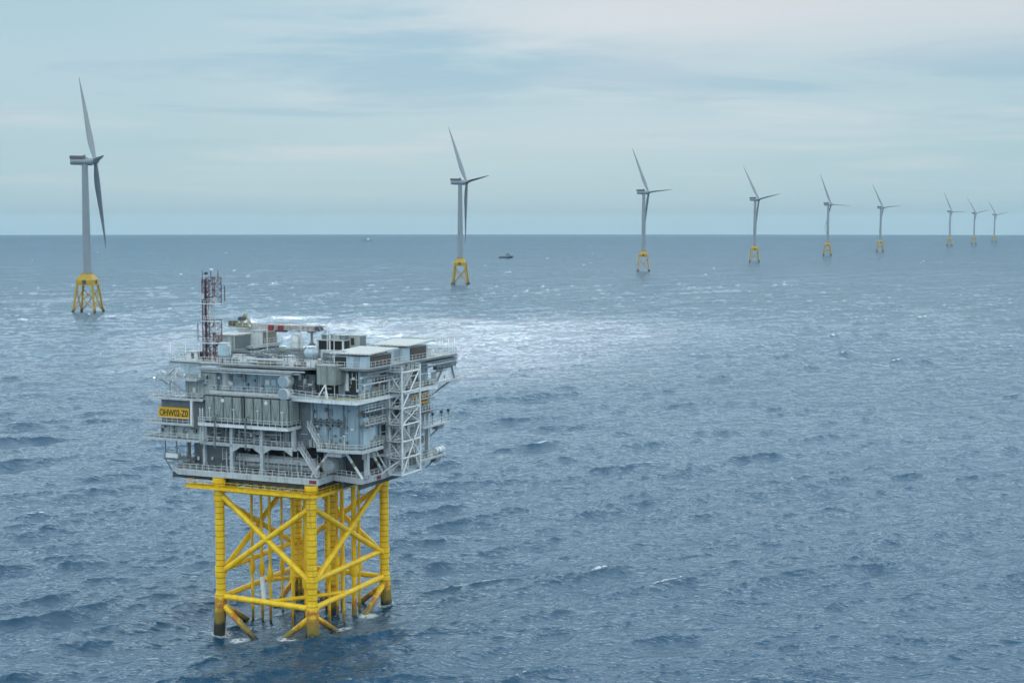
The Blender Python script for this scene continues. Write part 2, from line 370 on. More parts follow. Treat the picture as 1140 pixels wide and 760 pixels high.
class MB:
    def __init__(s): s.v = []; s.f = []; s.sm = []
    def add(s, vs, fs, smooth=False):
        o = len(s.v); s.v += [tuple(v) for v in vs]; s.f += [tuple(i + o for i in f) for f in fs]; s.sm += [smooth] * len(fs)
        return s
    def box(s, x0, x1, y0, y1, z0, z1):
        x0, x1 = sorted((x0, x1)); y0, y1 = sorted((y0, y1)); z0, z1 = sorted((z0, z1))
        return s.add([(x, y, z) for z in (z0, z1) for x, y in ((x0, y0), (x1, y0), (x1, y1), (x0, y1))],
              [(3, 2, 1, 0), (4, 5, 6, 7), (0, 1, 5, 4), (1, 2, 6, 5), (2, 3, 7, 6), (3, 0, 4, 7)])
    def tube(s, a, b, r, r2=None, n=6, caps=True):
        a, b = Vector(a), Vector(b); r2 = r if r2 is None else r2; d = (b - a)
        if d.length < 1e-6: return s
        d.normalize(); u = d.orthogonal().normalized(); w = d.cross(u)
        vs = [a + (u * math.cos(t) + w * math.sin(t)) * r for t in [6.28318 * i / n for i in range(n)]] + \
             [b + (u * math.cos(t) + w * math.sin(t)) * r2 for t in [6.28318 * i / n for i in range(n)]]
        fs = [(i, (i + 1) % n, n + (i + 1) % n, n + i) for i in range(n)]
        s.add(vs, fs, n > 5)
        if caps: s.add(vs, [tuple(range(n))[::-1], tuple(range(n, 2 * n))])
        return s
    def path(s, pts, r, n=6):
        for a, b in zip(pts, pts[1:]): s.tube(a, b, r, n=n)
        return s
    def prism(s, poly, z0, z1):
        n = len(poly); area = sum(poly[i][0] * poly[(i + 1) % n][1] - poly[(i + 1) % n][0] * poly[i][1] for i in range(n))
        if area < 0: poly = poly[::-1]
        vs = [(x, y, z0) for x, y in poly] + [(x, y, z1) for x, y in poly]
        return s.add(vs, [tuple(range(n))[::-1], tuple(range(n, 2 * n))] + [(i, (i + 1) % n, n + (i + 1) % n, n + i) for i in range(n)])
    def lathe(s, c, prof, n=16, axis='z'):
        vs = []
        for r, h in prof:
            for i in range(n):
                t = 6.28318 * i / n
                if axis == 'z': vs.append((c[0] + r * math.cos(t), c[1] + r * math.sin(t), c[2] + h))
                elif axis == 'y': vs.append((c[0] + r * math.cos(t), c[1] + h, c[2] + r * math.sin(t)))
                else: vs.append((c[0] + h, c[1] + r * math.cos(t), c[2] + r * math.sin(t)))
        m = len(prof)
        fs = [(k * n + i, k * n + (i + 1) % n, (k + 1) * n + (i + 1) % n, (k + 1) * n + i) for k in range(m - 1) for i in range(n)]
        s.add(vs, fs, True); return s.add(vs, [tuple(range(n))[::-1], tuple(range((m - 1) * n, m * n))])
    def rail(s, pts, h=1.1, step=1.5, r=0.045, close=False):
        for a, b in zip(pts, pts[1:]):
            a, b = Vector(a), Vector(b); L = (b - a).length; k = max(1, round(L / step)); up = Vector((0, 0, 1))
            for t in range(k + 1):
                q = a.lerp(b, t / k); s.tube(q, q + up * h, r, n=4, caps=False)
            for hh in (h, h * 0.55): s.tube(a + up * hh, b + up * hh, r, n=4, caps=False)
            s.tube(a + up * 0.08, b + up * 0.08, r * 1.7, n=4, caps=False)
        return s
    def pieces(s):
        """the separate solids of this mesh; solids that touch stay together"""
        idx = {}; par = list(range(len(s.v)))
        def find(i):
            while par[i] != i: par[i] = par[par[i]]; i = par[i]
            return i
        for f in s.f:
            for i in f[1:]: par[find(i)] = find(f[0])
        for i, v in enumerate(s.v):
            k = tuple(round(c, 3) for c in v)
            if k in idx: par[find(i)] = find(idx[k])
            else: idx[k] = i
        comp = {}
        for f, sm in zip(s.f, s.sm): comp.setdefault(find(f[0]), []).append((f, sm))
        cs = []
        for fl in comp.values():
            vs = [s.v[i] for f, _ in fl for i in f]
            cs.append([fl, [min(v[a] for v in vs) - .02 for a in range(3)], [max(v[a] for v in vs) + .02 for a in range(3)]])
        done = False
        while not done:
            done = True
            for i in range(len(cs)):
                for j in range(i + 1, len(cs)):
                    if all(cs[i][1][a] < cs[j][2][a] and cs[j][1][a] < cs[i][2][a] for a in range(3)):
                        cs[i] = [cs[i][0] + cs[j][0], [min(x, y) for x, y in zip(cs[i][1], cs[j][1])], [max(x, y) for x, y in zip(cs[i][2], cs[j][2])]]; cs.pop(j); done = False; break
                if not done: break
        res = []
        for fl, _, _ in cs:
            m = MB(); mp = {}
            for f, sm in fl:
                for i in f:
                    if i not in mp: mp[i] = len(m.v); m.v.append(s.v[i])
                m.f.append(tuple(mp[i] for i in f)); m.sm.append(sm)
            res.append(m)
        return res
    def build(s, name, mat, parent=None, off=(0, 0, 0)):
        me = bpy.data.meshes.new(name); o3 = Vector(off)
        me.from_pydata([tuple(Vector(v) - o3) for v in s.v], [], s.f); me.update()
        me.polygons.foreach_set('use_smooth', s.sm)
        bm = bmesh.new(); bm.from_mesh(me); bmesh.ops.recalc_face_normals(bm, faces=bm.faces); bm.to_mesh(me); bm.free()
        me.materials.append(MT[mat] if isinstance(mat, str) else mat)
        o = bpy.data.objects.new(name, me); col.objects.link(o); o.parent = parent
        return o
SPLIT = {'door': 'door', 'louvre': 'louvre', 'valve_boxes': 'valve_box', 'wall_cabinets': 'wall_cabinet', 'junction_box': 'junction_box', 'dark_opening': 'dark_opening',
         'window': 'window', 'window_pane': 'window_pane', 'hatch': 'hatch', 'lamp_post': 'lamp_post', 'vent_pipes': 'vent_pipe', 'stiffener': 'stiffener', 'aerial': 'aerial', 'bracket': 'bracket',
         'small_gear': 'gear_box', 'pale_gear': 'switch_box', 'conduit': 'conduit', 'pump_set': 'pump', 'skid_frame': 'equipment_skid', 'cable_tray': 'cable_tray', 'cable_room': 'cable_room',
         'foot': 'foot', 'leg': 'leg', 'post': 'post', 'opening': 'opening', 'wall_pipes': 'wall_pipe', 'under_beams': 'under_beam', 'haunch': 'haunch', 'side_gallery': 'side_gallery', 'red_panel': 'red_panel',
         'corner_platform': 'corner_platform', 'side_platform': 'side_platform', 'left_block': 'left_block', 'crossbeam': 'crossbeam', 'antenna': 'antenna', 'doorway': 'doorway', 'landing': 'landing',
         'walkway_beam': 'walkway_beam', 'walkway': 'walkway', 'strap': 'strap', 'mezzanine_deck': 'mezzanine_deck', 'radiator_panel': 'radiator_panel', 'pipe_rack': 'pipe_rack', 'header': 'header', 'funnel': 'funnel'}
def tag(o, label, cat, group=None):
    o['label'] = label; o['category'] = cat
    if group: o['group'] = group
    return o
def drop(x, y): return -(x * x + y * y) / (2 * EARTH)

# the substation stands in its own frame: x grows towards the near right corner, y away along the right face
SUB_A = R(24.6); SUB_O = Vector((-34.15, 241.7, 0)); SUB = Matrix.Translation(SUB_O) @ Matrix.Rotation(-SUB_A, 4, 'Z')
class Thing:
    """an Empty at the thing's base; its parts are given in the substation's frame (p runs left along the long face, q away, z up)"""
    def __init__(s, name, label, cat, p=0, q=0, z=0, group=None):
        s.e = bpy.data.objects.new(name, None); col.objects.link(s.e); s.off = (-p, q, z); s.e.empty_display_size = 1
        s.e.matrix_world = SUB @ Matrix.Translation(s.off); tag(s.e, label, cat, group)
    def part(s, name, mb, mat, parent=None):
        if name in SPLIT:
            gs = mb.pieces()
            if 1 < len(gs) <= 100:
                for g in gs: o = g.build(SPLIT[name], mat, parent or s.e, s.off)
                return o
        return mb.build(SPLIT.get(name, name), mat, parent or s.e, s.off)
def B(*a):
    m = MB()
    if a: bx(m, *a)
    return m
def bx(m, p0, p1, q0, q1, z0, z1): return m.box(-p0, -p1, q0, q1, z0, z1)
def V(p, q, z): return (-p, q, z)
def tb(m, a, b, r, **k): return m.tube(V(*a), V(*b), r, **k)
def rl(m, pts, **k): return m.rail([V(*p) for p in pts], **k)
def poly(m, pts, z0, z1): return m.prism([(-p, q) for p, q in pts], z0, z1)

# ---------------------------------------------------------------- yellow jacket
def build_jacket():
    t = Thing('steel_jacket', 'bright yellow four legged lattice foundation carrying the grey substation', 'foundation')
    corners = [(0, 0), (19, 0), (0, 24.8), (19, 24.8)]
    for p, q in corners:
        m = MB(); dp = 0.5 if p else -0.5; dq = 0.5 if q else -0.5
        tb(m, (p, q, 5.2), (p, q, 24.8), 0.84, n=20)
        tb(m, (p, q, 4.2), (p, q, 5.4), 1.12, r2=0.84 + 0.12, n=20)
        tb(m, (p + dp * 1.2, q + dq * 1.2, -8), (p, q, 4.3), 1.05, n=20)
        for z in (9.3, 22.4): tb(m, (p, q, z - 0.9), (p, q, z + 0.9), 0.98, n=20)
        tb(m, (p, q, 24.8), (p, q, 26.0), 1.15, n=20)
        t.part('leg', m, 'jacket')
    fr, rt, bk, lf = ((0, 0), (19, 0)), ((0, 0), (0, 24.8)), ((0, 24.8), (19, 24.8)), ((19, 0), (19, 24.8))
    def at(f, u, z):
        (p0, q0), (p1, q1) = f; return (p0 + (p1 - p0) * u, q0 + (q1 - q0) * u, z)
    for f in (fr, rt, bk, lf):
        for a, b in (((1, 23.2), (0, 8.8)), ((0, 22.2), (1, 9.0))):
            m = MB(); tb(m, at(f, *a), at(f, *b), 0.5, n=14); mid = at(f, 0.5, 0)
            t.part('brace', m, 'brace')
        m = MB(); tb(m, at(f, 0, 4.6), at(f, 1, 4.8), 0.5, n=14); t.part('brace', m, 'brace')
        for a, b in (((0, 3.4), (0.62, -6)), ((1, 3.6), (0.38, -6))):
            m = MB(); tb(m, at(f, *a), at(f, *b), 0.52, n=14); t.part('brace', m, 'brace')
        m = MB(); tb(m, at(f, 0, 23.8), at(f, 1, 23.9), 0.42, n=14); t.part('brace', m, 'brace')
    for f in (rt, lf):
        m = MB(); tb(m, at(f, 0, 9.4), at(f, 1, 9.8), 0.48, n=14); t.part('brace', m, 'brace')
    m = MB(); tb(m, (0, 12.4, 4.7), (9.5, 0, 4.7), 0.38, n=12); t.part('brace', m, 'brace')
    m = MB(); tb(m, (19, 12.4, 4.7), (9.5, 24.8, 4.7), 0.38, n=12); t.part('brace', m, 'brace')
    m = MB(); tb(m, (11.0, 1.0, 8.8), (10.5, 0.9, 4.9), 0.42, n=12); t.part('pale_strut', m, 'rail')
    for p, q, r in ((18.0, 8.2, .26), (16.2, 8.6, .26), (14.3, 8.4, .26), (12.0, 12.5, .24), (10.2, 13.5, .24), (3.6, 4.0, .42), (2.4, 9.2, .30), (4.6, 15.6, .26), (1.8, 16.8, .46), (2.7, 20.2, .26), (6.6, 20.5, .3), (8.0, 6.0, .22), (9.6, 21.0, .24), (13.6, 20.2, .24), (15.6, 14.2, .22), (1.6, 12.8, .22)):
        m = MB(); tb(m, (p, q, -7), (p, q, 24.2), r, n=10)
        zb = 7.6 + (p * 3.7 % 1.6); m.lathe(V(p, q, zb), [(r, -1.6), (r * 2.1, -0.8), (r * 2.1, 0.2), (r * 1.3, 1.0), (r, 1.5)], 10)
        t.part('cable_tube', m, 'brace')
    # caissons in the middle
    for p, q, r in ((6.4, 17.0, 0.7), (8.3, 18.2, 0.5)):
        m = MB(); tb(m, (p, q, -7), (p, q, 25), r, n=14); t.part('caisson', m, 'jacket')
    # ladder and boat landing on the back leg
    m = MB()
    for dx in (-1.5, -0.5, 0.5):
        tb(m, (17.0 + dx, 22.6, -2), (17.0 + dx, 22.6, 10), 0.14)
    for k in range(24): tb(m, (15.5, 22.6, -1.5 + k * 0.48), (17.5, 22.6, -1.5 + k * 0.48), 0.07, n=4)
    t.part('boat_landing', m, 'brace')
    # walkway ring under the topside
    m = MB()
    poly(m, [(25.2, 1.4), (25.2, -1.6), (0.2, -1.6), (-0.9, -1.3), (-1.6, -.4), (-1.7, .8), (-1.7, 13), (1.5, 13), (1.5, 1.4)], 24.0, 24.3); bx(m, 17.6, 20.6, 1.4, 25.6, 24.0, 24.3)
    t.part('walkway', m, 'brace')
    m = MB()
    for q in (1.1,): bx(m, 1, 25, q - 0.15, q + 0.15, 23.6, 23.998)
    for p in (1.2,): bx(m, p - 0.15, p + 0.15, 1, 12.6, 23.56, 23.99)
    t.part('walkway_beam', m, 'brace')
    m = MB(); rl(m, [(25.1, 1.3, 24.3), (25.1, -1.5, 24.3), (0.2, -1.5, 24.3), (-.9, -1.2, 24.3), (-1.55, -.4, 24.3), (-1.6, 13, 24.3)], step=1.35)
    t.part('railing', m, 'brace')
    m = MB()
    for k in range(9): p = 2.5 + k * 1.9; bx(m, p, p + 0.9, 1.5, 1.9, 24.42, 25.5)
    t.part('junction_box', m, 'mid')
    m = MB(); bx(m, 1.3, 20.0, 1.6, 24, 24.5, 25.0); t.part('under_deck_shade', m, 'dark')  # added dark slab, stands in for the darkness under the lower deck
build_jacket()

# ---------------------------------------------------------------- grey topside
def build_topside():
    t = Thing('substation_topside', 'large grey multi storey offshore substation hull packed with walkways and pipes', 'substation', 9.5, 14, 26)
    S = lambda n, m, k, par=None: t.part(n, m, k, par)
    # ---- lowest deck
    m = MB(); poly(m, [(31.0, 2.6), (27.5, -0.6), (-1.4, 0.2), (-1.1, 5.4), (-3.0, 5.1), (-7.6, 3.9), (-8.0, 12), (-8.0, 26), (26, 27), (31.0, 27)], 26.0, 26.9)
    d = S('lower_deck', m, 'steel')
    m = MB(); poly(m, [(30.8, 2.9), (27.3, -0.4), (-1.2, 0.4), (-0.9, 5.8), (-7.4, 4.2), (-7.8, 26), (30.8, 26.8)], 26.902, 26.93); S('floor', m, 'deck', d)
    m = MB(); rl(m, [(31.0, 12, 26.9), (31, 2.7, 26.9), (27.5, -0.5, 26.9), (-1.3, 0.3, 26.9), (-1.0, 5.3, 26.9), (-3.0, 5.0, 26.9), (-7.5, 4.0, 26.9), (-7.9, 12, 26.9), (-7.9, 22, 26.9)], step=1.3, r=0.05)
    S('railing', m, 'rail', d)
    m = MB()
    for k in range(12):                                        # transverse and long beams under the deck
        p = -7 + k * 3.4; bx(m, p, p + 0.35, 4.5, 26, 25.0, 25.98)
    for q in (1.2, 8, 16, 24): bx(m, -0.8, 30, q, q + 0.4, 25.1, 25.97)
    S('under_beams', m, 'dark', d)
    m = MB()
    for k in range(19): bx(m, 0.6 + k * 1.35, 0.6 + k * 1.35 + 0.75, 0.3, 0.6, 26.93, 27.25 + 0.9 * random.random())
    S('valve_boxes', m, 'mid', d)
    m = MB(); bx(m, -0.9, 0.5, 0.12, 0.16, 26.25, 26.8); bx(m, -8.06, -8.02, 8.6, 9.8, 26.2, 26.8); S('red_panel', m, 'red', d)
    # ---- open storey: solid dark block standing in for interior shade, vessels, columns
    m = MB(); bx(m, -3.5, 27.5, 7.5, 25, 26.93, 31.8); S('shade_core', m, 'dark')
    m = MB(); bx(m, 17.5, 26.8, 3.4, 7.4, 26.93, 31.7); bx(m, -2.4, 1.4, 6.2, 7.6, 27, 31.7); S('cable_room', m, 'mid')
    for (a, b, r) in (((18.6, 3.6, 28.7), (1.6, 3.6, 28.7), 1.25), ((-0.4, 4.6, 28.6), (-0.4, 9.4, 28.6), 1.3)):
        m = MB(); tb(m, a, b, r, n=20); ax = Vector(V(*b)) - Vector(V(*a)); ax.normalize()
        for e, sg in ((a, -1), (b, 1)): m.tube(Vector(V(*e)), Vector(V(*e)) + ax * sg * 0.45, r, r * 0.6, n=20)
        for k in range(1, 6):
            c = Vector(V(*a)).lerp(Vector(V(*b)), k / 6); m.tube(c - ax * 0.06, c + ax * 0.06, r + 0.07, n=20)
        S('pressure_vessel', m, 'steel')
    for p, q, z0, z1, r in ((16.5, 0.5, 26.9, 35.3, .3), (10.2, 0.5, 26.9, 35.3, .3), (3.7, 0.5, 31.9, 35.3, .3), (23.0, 1.4, 26.9, 34.6, .26), (28.5, 4.0, 26.9, 34.6, .3),
                            (-8.0, 5.0, 26.9, 32.0, .36), (-7.8, 12.0, 26.9, 40, .32), (-7.8, 20.0, 26.0, 40, .32), (-7.8, 27.4, 27.0, 40, .36), (13.4, 3.0, 31.8, 35.3, .22), (6.8, 3.0, 31.8, 35.3, .22)):
        m = MB(); bx(m, p - r, p + r, q - r, q + r, z0, z1); S('column', m, 'steel')
    for a, b in (((-2.6, 2.2, 31.8), (1.4, 2.2, 27.0)), ((-5.0, 2.8, 31.8), (-7.8, 3.9, 27.0)), ((-8.0, 6.2, 31.6), (-8.0, 10.6, 27.0)), ((-8.0, 17.6, 31.6), (-8.0, 13.4, 27.0)), ((-8.0, 19.4, 31.6), (-8.0, 24.6, 27.0))):
        m = MB(); tb(m, a, b, 0.24, n=8); st_ = S('strut', m, 'white')
        aa, bb = Vector(V(*a)), Vector(V(*b)); m = MB(); m.tube(aa.lerp(bb, 0.42), aa.lerp(bb, 0.56), 0.26, n=8); S('yellow_band', m, 'yellow', st_)
    # ---- mezzanine with arched beam (z 32)
    m = MB(); bx(m, 3.2, 23, 0.2, 7.4, 31.55, 31.95); bx(m, 23, 27, 3.0, 7.4, 31.55, 31.95); d = S('mezzanine_deck', m, 'steel')
    m = MB()
    for a, b in ((16.5, 10.2), (10.2, 3.7)):
        for s_, c in ((a, -1), (b, 1)):
            m.add([V(s_ + c * 0.3, 0.25, 31.55), V(s_ + c * 1.9, 0.25, 31.55), V(s_ + c * 0.3, 0.25, 30.6), V(s_ + c * 0.3, 0.5, 31.55), V(s_ + c * 1.9, 0.5, 31.55), V(s_ + c * 0.3, 0.5, 30.6)],
                  [(0, 1, 2), (5, 4, 3), (0, 3, 4, 1), (1, 4, 5, 2), (2, 5, 3, 0)])
    S('haunch', m, 'steel', d)
    m = MB(); rl(m, [(22.8, 0.35, 31.95), (3.3, 0.35, 31.95), (3.3, 7, 31.95)], step=1.2); rl(m, [(20, 2.6, 28.8), (1.6, 2.6, 28.8), (1.6, 5.6, 28.8)], step=1.5)
    S('railing', m, 'rail', d)
    m = MB(); bx(m, 1.6, 20.5, 2.2, 3.0, 28.55, 28.8); S('catwalk', m, 'grate', d)
    # ---- right hand corner platform (z 32)
    m = MB(); poly(m, [(-0.6, 0.9), (-5.6, 0.7), (-9.4, 1.5), (-9.4, 8.4), (-7.6, 8.4), (-7.6, 3), (-0.6, 3)], 31.7, 32.1); poly(m, [(-9.2, 9.6), (-9.2, 19.5), (-7.6, 19.5), (-7.6, 9.6)], 30.1, 30.35)
    d = S('corner_platform', m, 'steel')
    m = MB(); poly(m, [(-0.7, 1.0), (-5.6, 0.8), (-9.3, 1.6), (-9.3, 8.3), (-7.6, 8.3), (-7.6, 3), (-0.7, 3)], 32.102, 32.14); S('floor', m, 'grate', d)
    m = MB(); rl(m, [(-0.6, 0.95, 32.1), (-5.6, 0.8, 32.1), (-9.3, 1.6, 32.1), (-9.3, 8.3, 32.1)], step=1.1, r=.05); rl(m, [(-9.1, 9.7, 30.35), (-9.1, 19.4, 30.35)], step=1.3); S('railing', m, 'rail', d)
    m = MB(); poly(m, [(-2.4, 1.4), (-5.2, 1.4), (-4.6, 1.4 + .01), (-5.2, 2.8), (-2.4, 2.8)], 30.9, 31.7); S('gusset', m, 'steel', d)
    # ---- long face cable trays on the right block
    m = MB()
    for z in (36.4, 36.8): bx(m, 0.8, -5.2, 1.9, 2.5, z, z + 0.16)
    for z in (38.0, 38.4): bx(m, -8.5, -8.05, 2.0, 9.5, z, z + 0.16)
    for k in range(6): bx(m, 0.6 - k * 1.15, 0.5 - k * 1.15, 1.9, 2.55, 35.9, 37.2)
    for k in range(6): bx(m, -8.55, -8.02, 2.2 + k * 1.4, 2.3 + k * 1.4, 37.6, 38.8)
    S('cable_tray', m, 'mid')
    # ---- right block
    m = MB(); bx(m, -7.8, 1.6, 2.6, 28.0, 32.15, 40.2); wb = S('equipment_block', m, 'wall')
    m = MB(); bx(m, -2.9, -2.1, 2.52, 2.6, 37.7, 38.9); bx(m, -4.9, -4.2, 2.52, 2.6, 34.3, 35.8); S('hatch', m, 'mid', wb)
    m = MB(); bx(m, -7.88, -7.8, 4.2, 8.2, 32.3, 37.4); bx(m, -7.88, -7.8, 22.2, 26.8, 32.6, 36.8); S('door', m, 'blue', wb)
    m = MB()
    for k in range(7): bx(m, -7.98, -7.8, 9.2 + k * 2.7, 9.45 + k * 2.7, 32.3, 40.1)
    for k in range(4): bx(m, 1.2 - k * 3.05, 1.0 - k * 3.05, 2.45, 2.6, 32.3, 40.1)
    bx(m, -7.95, -7.8, 8.8, 27.9, 36.0, 36.3); S('stiffener', m, 'mid', wb)
    m = MB(); bx(m, -7.9, -7.8, 10.4, 12.6, 32.4, 35.4); bx(m, -7.9, -7.8, 14.2, 16.6, 36.4, 39.5); bx(m, -7.9, -7.8, 18.6, 20.4, 32.4, 36); S('dark_opening', m, 'black', wb)
    # ---- block behind the radiator cabinets
    m = MB(); bx(m, 1.6, 22.2, 2.9, 28.0, 31.97, 40.15); S('transformer_block', m, 'mid')
    m = MB(); bx(m, 5.4, 20.8, 2.8, 28, 41.1, 44.4); u = S('upper_wall', m, 'wall')
    m = MB(); bx(m, 10.0, 10.9, 2.7, 2.8, 42.3, 43.3); bx(m, 8.7, 9.6, 2.7, 2.8, 42.35, 43.35); S('window', m, 'blue', u)
    m = MB(); bx(m, 10.05, 10.85, 2.66, 2.7, 42.5, 43.1); S('window_pane', m, 'white', u)
    m = MB(); bx(m, 14.9, 15.5, 2.4, 2.8, 42.7, 44.1); S('wall_box', m, 'mid', u)
    m = MB(); m.lathe(V(19.0, 2.6, 41.2), [(0.75, 0), (0.75, 3.1)], 14); S('riser', m, 'steel', u)
    m = MB(); bx(m, 20.8, 27.6, 2.2, 27.5, 39.55, 44.0); S('stair_room', m, 'wall2')
    m = MB(); bx(m, 1.0, 5.4, 3.2, 27, 40.82, 44.5); S('recess', m, 'mid')
    # ---- cabinet deck (z 35.2)
    m = MB(); bx(m, 22.3, 3.6, -1.4, 2.85, 35.15, 35.6); d = S('cabinet_deck', m, 'white')
    m = MB(); bx(m, 22.2, 3.7, -1.3, 2.8, 35.602, 35.64); S('floor', m, 'grate', d)
    m = MB(); rl(m, [(22.2, -1.35, 35.6), (3.7, -1.35, 35.6), (3.7, 2.6, 35.6)], step=1.25, r=.05); S('railing', m, 'rail', d)
    m = MB()
    for q in (0.2, 2.4): bx(m, 22.0, 3.8, q, q + 0.25, 34.75, 35.13)
    S('under_beams', m, 'mid', d)
    # two upright loading davits
    for p in (18.6, 12.2):
        m = MB(); tb(m, (p, -1.6, 31.5), (p, -1.6, 37.0), 0.14, n=8); tb(m, (p, -1.6, 37.0), (p - 0.7, -1.7, 37.3), 0.12); bx(m, p - .3, p + .3, -1.9, -1.4, 36.3, 36.9); S('davit_post', m, 'mid')
    # ---- main walkway (z 40.2 to 41)
    m = MB(); bx(m, 20.6, -2.0, -0.2, 2.8, 40.78, 41.08); S('walkway_roof', m, 'steel')
    m = MB(); poly(m, [(5.2, 0.4), (5.2, 2.9), (-7.8, 2.9), (-7.8, 28), (-9.6, 28), (-9.6, -0.9), (-2.0, -0.6)], 40.22, 40.76); d = S('main_walkway', m, 'white')
    m = MB(); poly(m, [(5.0, 0.5), (5.0, 2.9), (-7.8, 2.9), (-7.8, 28), (-9.5, 28), (-9.5, -0.8), (-2.0, -0.5)], 40.765, 40.80)
    S('floor', m, 'yellowish', d)
    m = MB(); rl(m, [(20.6, -0.1, 41.08), (5.0, 0.3, 41.08), (-2.0, -0.5, 40.76), (-9.5, -0.8, 40.76), (-9.5, 28, 40.76)], step=1.35, r=.05); S('railing', m, 'rail', d)
    m = MB(); bx(m, 20.6, 23.4, -0.2, 2.0, 39.5, 39.7); 
    for k in range(7): bx(m, 20.6 + k * 0.38, 20.98 + k * 0.38, -0.1, 0.9, 40.9 - k * 0.2, 41.0 - k * 0.2)
    rl(m, [(20.6, -0.15, 41.0), (23.4, -0.15, 39.6)], step=.7); S('short_stair', m, 'steel', d)
    # ---- right upper block with louvres
    m = MB(); bx(m, -7.6, 0.9, 4.2, 28, 40.82, 45.3); ub = S('upper_block', m, 'wall')
    m = MB(); bx(m, -6.9, -4.4, 4.1, 4.2, 41.0, 45.2); bx(m, 0.7, -3.0, 4.1, 4.2, 41, 44.8); S('dark_opening', m, 'black', ub)
    m = MB(); bx(m, -7.7, -7.6, 8.3, 12.4, 41.5, 44.4); bx(m, -7.7, -7.6, 21.2, 24.0, 41.3, 44.6); S('louvre', m, 'louvre', ub)
    m = MB(); bx(m, -7.68, -7.6, 4.9, 7.4, 41.0, 44.6); S('door', m, 'blue', ub)
    # ---- top deck
    m = MB(); poly(m, [(30.6, 1.6), (23, 1.0), (23, 0.4), (1.5, 0.4), (-1.0, 2.2), (-9.6, 3.0), (-9.6, 36.2), (-1, 36.2), (-1, 28.6), (30.6, 28.6)], 45.55, 45.85); d = S('top_deck', m, 'mid')
    m = MB(); poly(m, [(30.4, 1.8), (23, 1.2), (23, 0.6), (1.5, 0.6), (-1.0, 2.4), (-9.4, 3.2), (-9.4, 36.0), (-1.2, 36.0), (-1.2, 28.4), (30.4, 28.4)], 45.853, 45.9); S('floor', m, 'deck', d)
    m = MB(); rl(m, [(30.4, 20, 45.9), (30.4, 1.7, 45.9), (23.1, 1.1, 45.9)], step=1.2, h=1.0)
    rl(m, [(22.9, 0.5, 45.9), (1.6, 0.5, 45.9), (-1.0, 2.3, 45.9), (-9.4, 3.1, 45.9), (-9.4, 36.0, 45.9), (-1.2, 36.0, 45.9)], step=1.3, r=.045); S('railing', m, 'rail', d)
    m = MB(); bx(m, 22.8, 2.0, -0.1, 0.35, 44.7, 44.95); bx(m, 23.4, 1.2, -0.2, 0.38, 45.1, 45.3); bx(m, 23.0, 3.2, -0.6, -0.15, 44.95, 45.1)
    tb(m, (23, -0.4, 45.3), (0.8, -0.4, 45.25), 0.1); tb(m, (23, -0.7, 44.6), (3.4, -0.7, 44.6), 0.09); S('edge_pipe_tray', m, 'steel', d)
    m = MB(); bx(m, -9.7, -9.5, 3.2, 36.1, 44.95, 45.2); bx(m, -9.4, -9.2, 3.2, 36.1, 44.2, 44.5)
    for k in range(18): bx(m, -9.4, -1.4, 27.2 + k * 0.5, 27.35 + k * 0.5, 44.7, 45.33)
    for k in range(8): tb(m, (-9.5, 28 + k, 44.4), (-9.5, 28.5 + k, 43.6), 0.12, n=4); tb(m, (-9.5, 28.5 + k, 43.6), (-9.5, 29 + k, 44.4), 0.12, n=4)
    for k in range(6): bx(m, -9.2, -8.2, 29 + k * 1.15, 29.5 + k * 1.15, 43.4, 44.1)
    tb(m, (-9.4, 33.8, 44.5), (-9.4, 35.2, 41.4), 0.2); tb(m, (-9.4, 28, 41), (-9.4, 31.5, 44.4), 0.18); S('cantilever_frame', m, 'mid', d)
    # ---- left balconies
    m = MB(); bx(m, 22.2, 31.9, 3.2, 27.6, 38.9, 39.2); bx(m, 22.2, 32.2, 1.0, 27.4, 31.9, 35.0); lb = S('left_block', m, 'wall2')
    m = MB(); bx(m, 22.2, 32.2, 1.2, 27.5, 35.02, 38.95); S('left_upper_block', m, 'mid', lb)
    for z, p0, p1, q0, nm in ((34.7, 24.0, 34.6, -0.4, 0), (32.0, 22.4, 34.8, -1.0, 1), (39.2, 22.0, 34.0, -0.3, 2)):
        m = MB(); bx(m, p0, p1, q0, 2.6, z, z + 0.25)
        if nm != 2: bx(m, 32.3, p1, 2.6, 12, z, z + 0.25)
        b_ = S('balcony', m, 'steel'); m = MB(); bx(m, p0 + .05, p1 - .1, q0 + .05, 2.5, z + 0.252, z + .28); S('floor', m, 'grate', b_)
        m = MB(); rl(m, [(p0, q0 + .05, z + .25), (p1 - .05, q0 + .05, z + .25), (p1 - .05, 8, z + .25)], step=1.2, r=.045); S('railing', m, 'rail', b_)
    m = MB(); rl(m, [(22.4, -1.0, 32.25), (21.4, 0.2, 32.25)]); bx(m, 24.2, 24.6, -.5, -.1, 34.9, 39.2); S('edge_post', m, 'white')
    m = MB()
    for p in (21.6, 22.2): tb(m, (p, -0.9, 31.9), (p, -0.9, 38.2), 0.07, n=4)
    for k in range(16): tb(m, (21.6, -0.9, 32.1 + k * 0.38), (22.2, -0.9, 32.1 + k * 0.38), 0.05, n=4)
    S('ladder', m, 'white')
    m = MB(); bx(m, 21.2, 24.6, -0.2, 2.0, 39.5, 39.62); bx(m, 21.6, 24.2, 1.7, 2.15, 39.62, 40.2); S('yellow_floor', m, 'yellow')
    # upper left trusses and dish platform
    m = MB(); bx(m, 23.2, 31.8, -0.2, 2.4, 42.7, 43.0)
    for k in range(9):
        p = 23.4 + k; tb(m, (p, 0, 43.0), (p + 0.5, 0, 43.8), 0.08, n=4); tb(m, (p + 0.5, 0, 43.8), (p + 1, 0, 43.0), 0.08, n=4)
